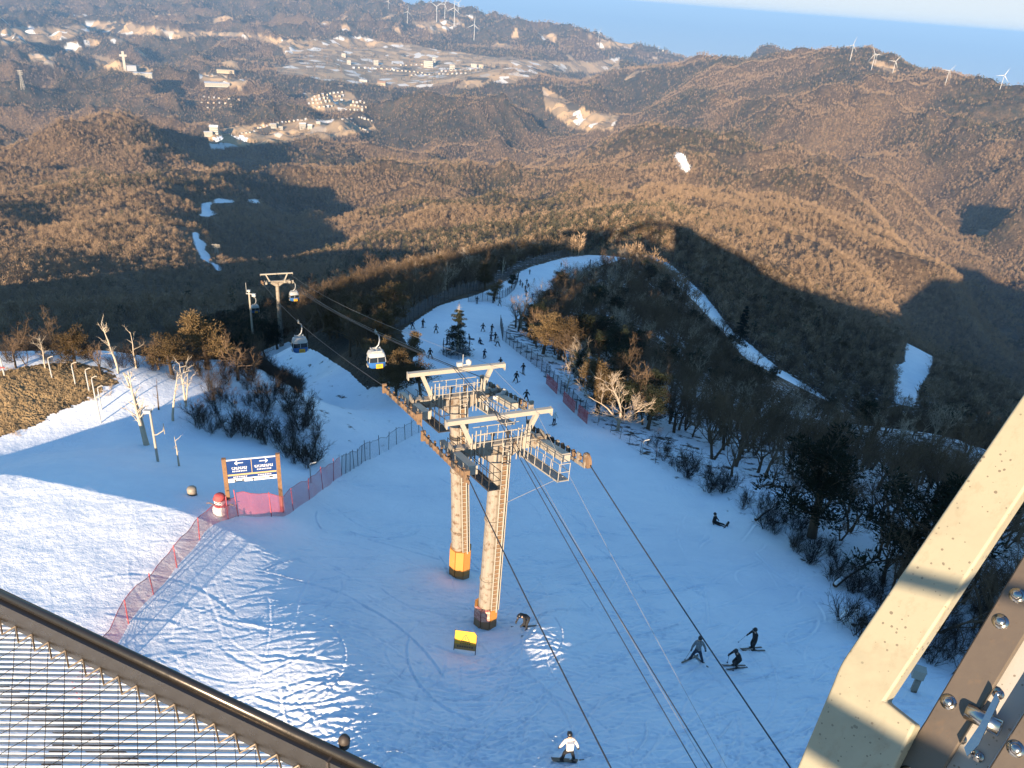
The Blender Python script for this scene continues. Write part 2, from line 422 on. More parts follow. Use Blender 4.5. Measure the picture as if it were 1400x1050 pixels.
verts = np.stack([gx, gy, gz], -1).reshape(-1, 3)
verts = np.concatenate([verts, [[0, 0, float(gz[0].mean())]]])
i, j = np.meshgrid(np.arange(NR - 1), np.arange(NA), indexing='ij')
j2 = (j + 1) % NA
quads = np.stack([i * NA + j, i * NA + j2, (i + 1) * NA + j2, (i + 1) * NA + j], -1).reshape(-1, 4)[:, ::-1]
cj = np.arange(NA); tris = np.stack([np.full(NA, NR * NA), (cj + 1) % NA, cj], -1)[:, ::-1]
def mesh_from(name, verts, loops, starts, smooth=True):
    me = bpy.data.meshes.new(name)
    me.vertices.add(len(verts)); me.vertices.foreach_set("co", np.ascontiguousarray(verts, np.float32).ravel())
    me.loops.add(len(loops)); me.loops.foreach_set("vertex_index", np.ascontiguousarray(loops, np.int32))
    me.polygons.add(len(starts)); me.polygons.foreach_set("loop_start", np.ascontiguousarray(starts, np.int32))
    me.update(calc_edges=True)
    if smooth:
        me.polygons.foreach_set("use_smooth", np.ones(len(starts), bool))
    return me
loops = np.concatenate([quads.ravel(), tris.ravel()])
starts = np.concatenate([np.arange(len(quads)) * 4, len(quads) * 4 + np.arange(NA) * 3])
ground_me = mesh_from("ground", verts, loops, starts)
for nm, arr in (("snow", snow), ("grass", grass), ("field", field), ("pine", pine)):
    at = ground_me.attributes.new(nm, 'FLOAT', 'POINT')
    at.data.foreach_set("value", np.append(arr.ravel(), arr.ravel()[0]).astype(np.float32))
ground = bpy.data.objects.new("ground", ground_me)
COL.objects.link(ground)
ground["kind"] = "structure"
ground["label"] = "snowy summit slope and wooded mountains falling away to the distant coast"

# ------------------------------------------------------------------ materials
def new_mat(name):
    m = bpy.data.materials.new(name); m.use_nodes = True
    nt = m.node_tree
    return m, nt.nodes, nt.links, nt.nodes["Principled BSDF"]
def N(nodes, kind, **kw):
    n = nodes.new(kind)
    for k, v in kw.items():
        if k in n.inputs: n.inputs[k].default_value = v
        else: setattr(n, k, v)
    return n
def mixc(nodes, links, fac, a, b, mode='MIX'):
    n = nodes.new("ShaderNodeMix"); n.data_type = 'RGBA'; n.blend_type = mode
    for s, v in ((0, fac), (6, a), (7, b)):
        if isinstance(v, bpy.types.NodeSocket): links.new(v, n.inputs[s])
        else: n.inputs[s].default_value = v
    return n.outputs[2]
def ramp(nodes, links, src, p0, p1, c0=(0, 0, 0, 1), c1=(1, 1, 1, 1)):
    n = nodes.new("ShaderNodeValToRGB"); links.new(src, n.inputs[0])
    e = n.color_ramp.elements; e[0].position = p0; e[1].position = p1; e[0].color = c0; e[1].color = c1
    return n.outputs[0]
def math_n(nodes, links, op, a, b=0.0):
    n = nodes.new("ShaderNodeMath"); n.operation = op
    for s, v in ((0, a), (1, b)):
        if isinstance(v, bpy.types.NodeSocket): links.new(v, n.inputs[s])
        else: n.inputs[s].default_value = v
    return n.outputs[0]
def noise(nodes, links, scale, detail=3, rough=.5, vec=None):
    n = nodes.new("ShaderNodeTexNoise")
    n.inputs['Scale'].default_value = scale; n.inputs['Detail'].default_value = detail; n.inputs['Roughness'].default_value = rough
    if vec is not None: links.new(vec, n.inputs['Vector'])
    return n.outputs['Fac']

def ground_material():
    m, n, l, b = new_mat("ground")
    geo = n.new("ShaderNodeNewGeometry"); pos = geo.outputs['Position']
    def attr(a):
        t = n.new("ShaderNodeAttribute"); t.attribute_name = a; return t.outputs['Fac']
    # woodland floor: leaf litter and twigs in browns, with pine stands
    wood = mixc(n, l, ramp(n, l, noise(n, l, .035, 5, .65, pos), .35, .7), (.10, .066, .040, 1), (.18, .122, .074, 1))
    wood = mixc(n, l, ramp(n, l, noise(n, l, .14, 4, .7, pos), .40, .62), wood, (.045, .030, .020, 1))
    pn = math_n(n, l, 'MULTIPLY', attr("pine"), ramp(n, l, noise(n, l, .03, 4, .7, pos), .35, .62))
    wood = mixc(n, l, pn, wood, (.030, .031, .026, 1))
    # farmland: tan plots with strips of snow
    vor = n.new("ShaderNodeTexVoronoi"); l.new(pos, vor.inputs['Vector']); vor.inputs['Scale'].default_value = .014
    sep = n.new("ShaderNodeSeparateColor"); l.new(vor.outputs['Color'], sep.inputs[0])
    plot = mixc(n, l, ramp(n, l, sep.outputs[0], .35, .6), (.42, .29, .165, 1), (.24, .175, .11, 1))
    plot = mixc(n, l, ramp(n, l, sep.outputs[1], .86, .88), plot, (.60, .58, .55, 1))
    plot = mixc(n, l, ramp(n, l, noise(n, l, .004, 4, .6, pos), .60, .63), plot, (.06, .052, .042, 1))
    wood = mixc(n, l, attr("field"), wood, plot)
    wood = mixc(n, l, attr("grass"), wood, mixc(n, l, noise(n, l, 1.3, 5, .7, pos), (.20, .135, .07, 1), (.33, .23, .12, 1)))
    # snow cover with ragged edges
    s = math_n(n, l, 'ADD', attr("snow"), math_n(n, l, 'MULTIPLY', math_n(n, l, 'SUBTRACT', noise(n, l, .55, 6, .72, pos), .5), 1.5))
    s = math_n(n, l, 'MAXIMUM', ramp(n, l, s, .52, .62), ramp(n, l, attr("snow"), .9, .99))
    sn = mixc(n, l, ramp(n, l, noise(n, l, .16, 6, .68, pos), .32, .68), (.76, .79, .83, 1), (.89, .90, .91, 1))
    sn = mixc(n, l, ramp(n, l, noise(n, l, 1.9, 5, .7, pos), .30, .70), mixc(n, l, .10, sn, (.55, .60, .66, 1)), sn)
    col = mixc(n, l, s, wood, sn)
    l.new(col, b.inputs['Base Color'])
    b.inputs['Roughness'].default_value = .75
    b.inputs['Specular IOR Level'].default_value = .15
    bump = n.new("ShaderNodeBump"); bump.inputs['Strength'].default_value = .6; bump.inputs['Distance'].default_value = .10
    bn = math_n(n, l, 'ADD', noise(n, l, 3.0, 5, .65, pos), math_n(n, l, 'MULTIPLY', noise(n, l, 14.0, 3, .6, pos), .35))
    l.new(bn, bump.inputs['Height'])
    bump2 = n.new("ShaderNodeBump"); bump2.inputs['Distance'].default_value = 5.0
    l.new(math_n(n, l, 'MULTIPLY', math_n(n, l, 'SUBTRACT', 1.0, math_n(n, l, 'MAXIMUM', s, math_n(n, l, 'MULTIPLY', attr('field'), .8))), .8), bump2.inputs['Strength'])
    l.new(noise(n, l, .12, 6, .75, pos), bump2.inputs['Height']); l.new(bump.outputs[0], bump2.inputs['Normal'])
    l.new(bump2.outputs[0], b.inputs['Normal'])
    return m
ground_me.materials.append(ground_material())

# the sea beyond the coast
def disc(name, z, rad):
    bm = bmesh.new(); bmesh.ops.create_circle(bm, cap_ends=True, segments=96, radius=rad)
    me = bpy.data.meshes.new(name); bm.to_mesh(me); bm.free()
    o = bpy.data.objects.new(name, me); o.location = (0, 0, z); COL.objects.link(o); return o
sea = disc("sea", -1460, 90000); sea["kind"] = "structure"; sea["label"] = "pale blue sea along the horizon"
m, n, l, b = new_mat("sea_water")
b.inputs['Base Color'].default_value = (.56, .64, .68, 1); b.inputs['Roughness'].default_value = .5
sea.data.materials.append(m)

# the air between: pale haze round the whole scene
def box_mesh(name, lo, hi):
    bm = bmesh.new(); bmesh.ops.create_cube(bm, size=1)
    for v in bm.verts:
        v.co = [lo[k] + (v.co[k] + .5) * (hi[k] - lo[k]) for k in range(3)]
    me = bpy.data.meshes.new(name); bm.to_mesh(me); bm.free(); return me
haze = bpy.data.objects.new("haze", box_mesh("haze", (-95000, -95000, -1800), (95000, 95000, 60)))
COL.objects.link(haze); haze["kind"] = "stuff"; haze["label"] = "pale blue winter haze over the far hills"
m = bpy.data.materials.new("haze"); m.use_nodes = True
m.node_tree.nodes.remove(m.node_tree.nodes["Principled BSDF"])
pv = m.node_tree.nodes.new("ShaderNodeVolumePrincipled")
pv.inputs['Color'].default_value = (.31, .56, .95, 1); pv.inputs['Density'].default_value = 4.8e-5; pv.inputs['Anisotropy'].default_value = 0.0
m.node_tree.links.new(pv.outputs[0], m.node_tree.nodes["Material Output"].inputs['Volume'])
haze.data.materials.append(m)
# ------------------------------------------------------------------ mesh helpers
class MB:
    """collects tubes, boxes, quads; build() links them as ONE mesh object"""
    def __init__(self): self.v = []; self.f = []; self.m = []
    def add(self, vs, fs, mat=0):
        o = len(self.v); self.v += [tuple(p) for p in vs]; self.f += [tuple(i + o for i in f) for f in fs]; self.m += [mat] * len(fs)
    def tube(self, p0, p1, r0, r1=None, n=6, cap=True, mat=0):
        p0 = Vector(p0); p1 = Vector(p1); r1 = r0 if r1 is None else r1
        d = p1 - p0
        if d.length < 1e-6: return
        d.normalize(); a = d.orthogonal().normalized(); b = d.cross(a)
        vs = []
        for p, r in ((p0, r0), (p1, r1)):
            for k in range(n):
                t = 2 * math.pi * k / n; vs.append(p + (a * math.cos(t) + b * math.sin(t)) * r)
        fs = [(k, (k + 1) % n, n + (k + 1) % n, n + k) for k in range(n)]
        if cap: fs += [tuple(range(n - 1, -1, -1)), tuple(range(n, 2 * n))]
        self.add(vs, fs, mat)
    def path(self, pts, rad, n=6, cap=True, mat=0, closed=False):
        pts = [Vector(p) for p in pts]; m = len(pts)
        rad = [rad] * m if not hasattr(rad, '__len__') else rad
        vs = []; a = None
        for i, p in enumerate(pts):
            if closed: d = pts[(i + 1) % m] - pts[i - 1]
            else: d = pts[min(i + 1, m - 1)] - pts[max(i - 1, 0)]
            d.normalize()
            a = d.orthogonal().normalized() if a is None else (a - d * a.dot(d)).normalized()
            b = d.cross(a)
            for k in range(n):
                t = 2 * math.pi * k / n; vs.append(p + (a * math.cos(t) + b * math.sin(t)) * rad[i])
        fs = []
        for i in range(m if closed else m - 1):
            o = i * n; q = ((i + 1) % m) * n
            fs += [(o + k, o + (k + 1) % n, q + (k + 1) % n, q + k) for k in range(n)]
        if cap and not closed: fs += [tuple(range(n - 1, -1, -1)), tuple(range((m - 1) * n, m * n))]
        self.add(vs, fs, mat)
    def box(self, c, size, M=None, mat=0):
        c = Vector(c); h = Vector(size) / 2; M = M or Matrix.Identity(3)
        vs = [c + M @ Vector((sx * h.x, sy * h.y, sz * h.z)) for sx in (-1, 1) for sy in (-1, 1) for sz in (-1, 1)]
        self.add(vs, [(0, 1, 3, 2), (4, 6, 7, 5), (0, 4, 5, 1), (2, 3, 7, 6), (0, 2, 6, 4), (1, 5, 7, 3)], mat)
    def bar(self, p0, p1, w, h, up=(0, 0, 1), mat=0):
        p0 = Vector(p0); p1 = Vector(p1); d = p1 - p0; L = d.length; d.normalize()
        s = d.cross(Vector(up))
        s = s.normalized() if s.length > 1e-5 else d.orthogonal().normalized()
        u = s.cross(d)
        self.box((p0 + p1) / 2, (L, w, h), Matrix((d, s, u)).transposed(), mat)
    def prism(self, pts, nrm, mat=0):
        """flat outline extruded along a vector"""
        n = len(pts); pts = [Vector(p) for p in pts]; nrm = Vector(nrm)
        vs = pts + [p + nrm for p in pts]
        self.add(vs, [tuple(range(n - 1, -1, -1)), tuple(range(n, 2 * n))] + [(k, (k + 1) % n, n + (k + 1) % n, n + k) for k in range(n)], mat)
    def lathe(self, c, prof, n=12, axis=(0, 0, 1), mat=0):
        ax = Vector(axis).normalized(); a = ax.orthogonal().normalized(); b = ax.cross(a); c = Vector(c)
        vs = []
        for r, h in prof:
            for k in range(n):
                t = 2 * math.pi * k / n; vs.append(c + ax * h + (a * math.cos(t) + b * math.sin(t)) * r)
        fs = []
        for i in range(len(prof) - 1):
            fs += [(i * n + k, i * n + (k + 1) % n, (i + 1) * n + (k + 1) % n, (i + 1) * n + k) for k in range(n)]
        fs += [tuple(range(n - 1, -1, -1)), tuple(range((len(prof) - 1) * n, len(prof) * n))]
        self.add(vs, fs, mat)
    def mesh(self, name, smooth=False):
        me = bpy.data.meshes.new(name); me.from_pydata(self.v, [], self.f)
        if smooth:
            for p in me.polygons: p.use_smooth = True
        return me
    def build(self, name, mats, parent=None, smooth=False, loc=None):
        me = self.mesh(name, smooth)
        for m in (mats if isinstance(mats, (list, tuple)) else [mats]): me.materials.append(m)
        if any(self.m): me.polygons.foreach_set("material_index", self.m)
        me.validate(); me.update()
        o = bpy.data.objects.new(name, me); COL.objects.link(o)
        if parent: o.parent = parent
        if loc is not None: o.location = loc
        return o
def tag(o, label=None, cat=None, group=None, kind=None):
    for k, v in (("label", label), ("category", cat), ("group", group), ("kind", kind)):
        if v: o[k] = v
    return o
def empty(name, loc, label, cat, group=None, rz=0.0):
    o = bpy.data.objects.new(name, None); o.empty_display_size = .2; COL.objects.link(o)
    o.location = loc; o.rotation_euler = (0, 0, rz); return tag(o, label, cat, group)
def copy_tree(o, parent=None):
    c = o.copy(); COL.objects.link(c)
    if parent: c.parent = parent
    for ch in list(o.children): copy_tree(ch, c)
    return c

# ------------------------------------------------------------------ wood and foliage materials
def bark_mat(name, c0, c1, sc=3.0, rand=.35):
    m, n, l, b = new_mat(name)
    oi = n.new("ShaderNodeObjectInfo")
    tc = n.new("ShaderNodeTexCoord")
    c = mixc(n, l, noise(n, l, sc, 5, .7, tc.outputs['Object']), c0, c1)
    k = math_n(n, l, 'ADD', math_n(n, l, 'MULTIPLY', oi.outputs['Random'], rand * 2), 1 - rand)
    h = n.new("ShaderNodeHueSaturation"); l.new(c, h.inputs['Color']); l.new(k, h.inputs['Value'])
    l.new(h.outputs[0], b.inputs['Base Color']); b.inputs['Roughness'].default_value = .85; b.inputs['Specular IOR Level'].default_value = .15
    return m
BARK = bark_mat("brown_bark", (.075, .050, .034, 1), (.14, .095, .062, 1))
TWIG = bark_mat("bare_twigs", (.085, .056, .035, 1), (.16, .106, .064, 1), 1.0)
DEAD = bark_mat("bleached_deadwood", (.36, .29, .215, 1), (.52, .44, .34, 1), 4.0, .12)
PALE = bark_mat("pale_birch_bark", (.34, .26, .185, 1), (.46, .37, .28, 1), 3.0, .15)
NEEDLE = bark_mat("rusty_needles", (.065, .048, .022, 1), (.15, .095, .045, 1), 1.5)
NEEDLE_G = bark_mat("dark_green_needles", (.012, .017, .010, 1), (.030, .034, .018, 1), 1.5)
STEM = bark_mat('dark_brush_stems', (.030, .024, .020, 1), (.060, .045, .034, 1), 1.5)  # darker than the tree twigs: shade of the thickets put into the colour
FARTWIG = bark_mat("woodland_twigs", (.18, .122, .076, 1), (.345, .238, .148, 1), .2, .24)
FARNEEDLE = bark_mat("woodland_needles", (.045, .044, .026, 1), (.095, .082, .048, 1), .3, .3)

# ------------------------------------------------------------------ trees
def rdir(rn, up, spread):
    """random direction leaning off a given one"""
    up = Vector(up).normalized(); a = up.orthogonal().normalized(); b = up.cross(a)
    t = rn.uniform(0, 2 * math.pi); s = math.sin(spread)
    return (up * math.cos(spread) + (a * math.cos(t) + b * math.sin(t)) * s).normalized()
def limb(mb, rn, p, d, L, r0, r1, segs=3, bend=.25, lift=.12, n=5):
    pts = [Vector(p)]; d = Vector(d)
    for k in range(segs):
        d = (d + Vector((rn.uniform(-bend, bend), rn.uniform(-bend, bend), rn.uniform(-bend, bend) + lift))).normalized()
        pts.append(pts[-1] + d * (L / segs))
    mb.path(pts, [r0 + (r1 - r0) * k / segs for k in range(segs + 1)], n=n, cap=False)
    return pts, d
def bare_tree(seed, h=7.0, wide=.75, lean=.08, dense=1.0, stems=1):
    rn = random.Random(seed); T = MB(); C = MB()
    for st in range(stems):
        d = rdir(rn, (0, 0, 1), lean if stems == 1 else rn.uniform(.1, .35))
        H = h * rn.uniform(.85, 1.0)
        th = H * rn.uniform(.34, .5)
        r = .028 * H / math.sqrt(stems) * rn.uniform(.8, 1.1)
        pts, d = limb(T, rn, (0, 0, -.35), d, th + .35, r * 1.25, r * .72, 4, .12, .05, 7)
        limbs = []
        for k in range(rn.randint(5, 7)):
            i = rn.choice((2, 3, 4, 4)); dd = rdir(rn, d, rn.uniform(.35, 1.0) * wide * 1.35)
            limbs.append((pts[i], dd, (H - th) * rn.uniform(.7, 1.05), r * rn.uniform(.42, .62)))
        for p, dd, L, rr in limbs:
            q, e = limb(T, rn, p, dd, L, rr, rr * .3, 4, .3, .12, 5)
            for m in range(int(rn.randint(5, 7) * dense)):
                i = rn.randint(1, 4); e2 = rdir(rn, q[i] - q[i - 1], rn.uniform(.4, 1.1)); L2 = L * rn.uniform(.3, .55)
                q2, e3 = limb(C, rn, q[i], e2, L2, rr * .34, rr * .12, 3, .3, .16, 3)
                for mm in range(int(rn.randint(5, 8) * dense)):
                    i2 = rn.randint(1, 3); e4 = rdir(rn, q2[i2] - q2[i2 - 1], rn.uniform(.35, 1.0)); L3 = L2 * rn.uniform(.35, .65)
                    q3, e5 = limb(C, rn, q2[i2], e4, L3, max(.012, rr * .15), .006, 2, .3, .2, 3)
                    for z in range(2):
                        e6 = rdir(rn, q3[1] - q3[0], rn.uniform(.4, .9)); a = q3[1]
                        C.tube(a, a + e6 * L3 * rn.uniform(.4, .7), .010, .005, 3, False)
    return T, C
def needles(C, rn, c, rad, n, flat=.45, size=.22):
    for k in range(n):
        v = Vector((rn.gauss(0, 1), rn.gauss(0, 1), rn.gauss(0, 1))).normalized() * rad * (rn.random() ** .45)
        p = Vector(c) + Vector((v.x, v.y, v.z * flat))
        d = (Vector((v.x, v.y, v.z * .5 + .25 * rad)).normalized() + Vector((rn.uniform(-.5, .5), rn.uniform(-.5, .5), rn.uniform(-.3, .5)))).normalized()
        s = d.orthogonal().normalized(); s.rotate(Matrix.Rotation(rn.uniform(0, 6.28), 3, d))
        L = size * rn.uniform(.7, 1.5); w = size * rn.uniform(.16, .32)
        C.add([p - s * w, p + s * w, p + d * L + s * w * .3, p + d * L - s * w * .3], [(0, 1, 2, 3)])
def yew_tree(seed, h=6.0, wide=1.0):
    """broad, irregular evergreen with tiered pads of foliage"""
    rn = random.Random(seed); T = MB(); C = MB(); r = .035 * h
    pts, d = limb(T, rn, (0, 0, -.35), rdir(rn, (0, 0, 1), .1), h * .85, r * 1.2, r * .3, 5, .12, .06, 7)
    for k in range(26):
        t = rn.uniform(.28, 1.0); i = min(int(t * 5), 4); p = pts[i].lerp(pts[i + 1], t * 5 - i)
        L = h * wide * (.50 - .36 * max(0, t - .35)) * rn.uniform(.55, 1.05)
        dd = Vector((rn.uniform(-1, 1), rn.uniform(-1, 1), rn.uniform(-.05, .45))).normalized()
        q, e = limb(T, rn, p, dd, L, r * .3, r * .06, 3, .25, .08, 4)
        for m in (1, 2, 3):
            for c in range(2):
                needles(C, rn, q[m] + Vector((rn.uniform(-.4, .4), rn.uniform(-.4, .4), rn.uniform(0, .3))) * h * .09, h * .10 * rn.uniform(.6, 1.2), 44, .5, h * .024)
    needles(C, rn, pts[5], h * .12, 60, .7, h * .034)
    return T, C
def spruce_tree(seed, h=9.0, dead_top=.0, ragged=.25):
    rn = random.Random(seed); T = MB(); C = MB(); r = .018 * h
    T.path([(0, 0, -.4), (.02 * h * rn.uniform(-1, 1), 0, h * .5), (.02 * h * rn.uniform(-1, 1), 0, h)], [r * 1.3, r * .7, r * .12], 7, False)
    nw = 24
    for k in range(nw):
        t = .05 + .93 * k / (nw - 1); z = h * t
        L0 = h * .235 * (1 - t) ** .75 + .10
        for b in range(7):
            if rn.random() < ragged: continue
            a = rn.uniform(0, 6.28); L = L0 * rn.uniform(.6, 1.15)
            p0 = Vector((0, 0, z)); p1 = p0 + Vector((math.cos(a) * L, math.sin(a) * L, -.22 * L + .1 * L * rn.random()))
            T.tube(p0, p1, r * .16, .01, 3, False)
            if t < 1 - dead_top:
                for s in (.35, .6, .82, 1.0):
                    needles(C, rn, p0.lerp(p1, s), max(.16, L * .26), int(6 + 9 * L), .45, .022 * h)
    return T, C
def dead_tree(seed, h=5.0, branches=9, lean=.12, stems=1, stub=.30):
    rn = random.Random(seed); T = MB(); C = MB()
    for s in range(stems):
        r = .024 * h * rn.uniform(.8, 1.1)
        pts, d = limb(T, rn, (0.12 * s * h * .25, 0, -.35), rdir(rn, (0, 0, 1), lean * .45 if s == 0 else lean * .45 + .14), h * rn.uniform(.85, 1), r, r * .18, 6, .10, .06, 7)
        for k in range(branches):
            i = rn.randint(2, 5); e = rdir(rn, pts[i + 1] - pts[i], rn.uniform(.6, 1.25)); L = h * stub * rn.uniform(.4, 1.1) * (1.15 - i * .11)
            q, e2 = limb(T, rn, pts[i].lerp(pts[i + 1], rn.random()), e, L, r * .28, r * .08, 3, .3, .1, 4)
            for m in range(rn.randint(3, 6)):
                j = rn.randint(1, 3); e3 = rdir(rn, q[j] - q[j - 1], rn.uniform(.4, 1.0))
                q4, e5 = limb(C, rn, q[j], e3, L * rn.uniform(.25, .5), r * .09, r * .03, 2, .3, .1, 3)
    return T, C
def shrub(seed, h=2.2):
    rn = random.Random(seed); C = MB()
    for k in range(14):
        d = rdir(rn, (0, 0, 1), rn.uniform(.1, .8))
        q, e = limb(C, rn, (rn.uniform(-.3, .3), rn.uniform(-.3, .3), -.15), d, h * rn.uniform(.55, 1), .022, .009, 4, .22, .10, 3)
        for m in range(9):
            i = rn.randint(1, 4); e2 = rdir(rn, q[i] - q[i - 1], rn.uniform(.3, .9)); L = h * rn.uniform(.18, .42)
            q2, e3 = limb(C, rn, q[i], e2, L, .010, .005, 2, .3, .12, 3)
            for z in range(2):
                e4 = rdir(rn, q2[1] - q2[0], .7); C.tube(q2[1], q2[1] + e4 * L * .5, .006, .004, 3, False)
    return C

def tree_mesh(mb, name, mat):
    me = mb.mesh(name); me.materials.append(mat); return me
BARE = [tuple(tree_mesh(x, nm, mt) for x, nm, mt in zip(bare_tree(100 + k, 7.0, w, ln, 1.0, st), ("trunk", "crown"), (BARK, TWIG)))
        for k, (w, ln, st) in enumerate(((.75, .05, 1), (.95, .1, 1), (.6, .12, 1), (.85, .06, 2), (.7, .1, 3), (1.0, .15, 1)))]
YEW = [tuple(tree_mesh(x, nm, mt) for x, nm, mt in zip(yew_tree(200 + k, 6.0, w), ("trunk", "crown"), (BARK, NEEDLE))) for k, w in enumerate((1.0, .8, 1.15, .6))]
PINE = [tuple(tree_mesh(x, nm, mt) for x, nm, mt in zip(yew_tree(240 + k, 7.0, w), ("trunk", "crown"), (BARK, NEEDLE_G))) for k, w in enumerate((.9, .7, 1.1))]
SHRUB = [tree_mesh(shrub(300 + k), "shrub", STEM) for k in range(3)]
# ------------------------------------------------------------------ distant woodland: one mass, instanced from templates held in its own mesh
def hide_margin(x, y, z, extra):
    """True where a point raised by extra is seen over the ground in front of it"""
    r = np.hypot(x, y); az = np.arctan2(x, y)
    i = np.clip(np.searchsorted(RR, r) - 1, 0, NR - 1); j = np.clip(np.rint((az - AZ[0]) / (AZ[1] - AZ[0])).astype(int), 0, len(az_f) - 1)
    return (z + extra) / r > HORIZ[i, j]
HORIZ = np.maximum.accumulate(gz[:, :len(az_f)] / RR[:, None], axis=0) - .004
def far_bare(seed):
    rn = random.Random(seed); C = MB()
    H = rn.uniform(8, 10.5); w = rn.uniform(2.4, 3.3)
    C.tube((0, 0, -.6), (rn.uniform(-.4, .4), rn.uniform(-.4, .4), H * .62), .20, .10, 3, False)
    for k in range(64):
        t = rn.random(); a = rn.uniform(0, 6.28); z = H * (.32 + .52 * t); rad = w * (.35 + .65 * math.sin(math.pi * min(1, .25 + .75 * t))) * rn.random() ** .6
        p = Vector((math.cos(a) * rad, math.sin(a) * rad, z))
        d = Vector((math.cos(a) * .55 + rn.uniform(-.5, .5), math.sin(a) * .55 + rn.uniform(-.5, .5), rn.uniform(.35, 1.2))).normalized()
        s = d.orthogonal().normalized(); s.rotate(Matrix.Rotation(rn.uniform(0, 6.28), 3, d)); L = rn.uniform(1.0, 2.3); q = rn.uniform(.10, .22)
        C.add([p - s * q, p + s * q, p + d * L], [(0, 1, 2)])
    return C
def far_pine(seed):
    rn = random.Random(seed); C = MB(); H = rn.uniform(8, 11); w = rn.uniform(1.9, 2.6)
    C.tube((0, 0, -.6), (0, 0, H * .6), .2, .12, 3, False)
    for k in range(70):
        t = rn.random(); a = rn.uniform(0, 6.28); z = H * (.28 + .70 * t); rad = w * (1 - .8 * t) * rn.random() ** .5 + .1
        p = Vector((math.cos(a) * rad, math.sin(a) * rad, z)); d = Vector((math.cos(a), math.sin(a), rn.uniform(-.3, .6))).normalized()
        s = d.orthogonal().normalized(); s.rotate(Matrix.Rotation(rn.uniform(0, 6.28), 3, d)); L = rn.uniform(.7, 1.3); q = rn.uniform(.25, .5)
        C.add([p - s * q, p + s * q, p + d * L], [(0, 1, 2)])
    return C
def scatter_group():
    """points and templates live in one mesh: faces carry tid >= 0, loose points tid = -1"""
    ng = bpy.data.node_groups.new("scatter_trees", 'GeometryNodeTree')
    ng.interface.new_socket("Geometry", in_out='INPUT', socket_type='NodeSocketGeometry')
    ng.interface.new_socket("Geometry", in_out='OUTPUT', socket_type='NodeSocketGeometry')
    ng.interface.new_socket("Kinds", in_out='INPUT', socket_type='NodeSocketInt')
    n = ng.nodes; l = ng.links
    gi = n.new("NodeGroupInput"); go = n.new("NodeGroupOutput")
    def named(nm, ty):
        a = n.new("GeometryNodeInputNamedAttribute"); a.data_type = ty; a.inputs['Name'].default_value = nm; return a.outputs['Attribute']
    tid = named("tid", 'INT')
    def cmp(op, b):
        c = n.new("FunctionNodeCompare"); c.data_type = 'INT'; c.operation = op
        l.new(tid, c.inputs[2]); c.inputs[3].default_value = b; return c.outputs[0]
    sp = n.new("GeometryNodeSeparateGeometry"); sp.domain = 'POINT'
    l.new(gi.outputs[0], sp.inputs[0]); l.new(cmp('LESS_THAN', 0), sp.inputs[1])
    m2p = n.new("GeometryNodeMeshToPoints"); l.new(sp.outputs[0], m2p.inputs['Mesh'])
    join = n.new("GeometryNodeJoinGeometry")
    lst = []
    for k in range(9):
        s2 = n.new("GeometryNodeSeparateGeometry"); s2.domain = 'POINT'
        l.new(sp.outputs[1], s2.inputs[0]); l.new(cmp('EQUAL', k), s2.inputs[1])
        g2 = n.new("GeometryNodeGeometryToInstance"); l.new(s2.outputs[0], g2.inputs[0]); lst.append(g2.outputs[0])
    for o in reversed(lst): l.new(o, join.inputs[0])
    iop = n.new("GeometryNodeInstanceOnPoints")
    l.new(m2p.outputs[0], iop.inputs['Points']); l.new(join.outputs[0], iop.inputs['Instance'])
    iop.inputs['Pick Instance'].default_value = True
    l.new(named("pick", 'INT'), iop.inputs['Instance Index'])
    cx = n.new("ShaderNodeCombineXYZ"); l.new(named("spin", 'FLOAT'), cx.inputs[2])
    e2r = n.new("FunctionNodeEulerToRotation"); l.new(cx.outputs[0], e2r.inputs[0]); l.new(e2r.outputs[0], iop.inputs['Rotation'])
    l.new(named("size", 'FLOAT'), iop.inputs['Scale'])
    l.new(iop.outputs[0], go.inputs[0])
    return ng
SCATTER = scatter_group()
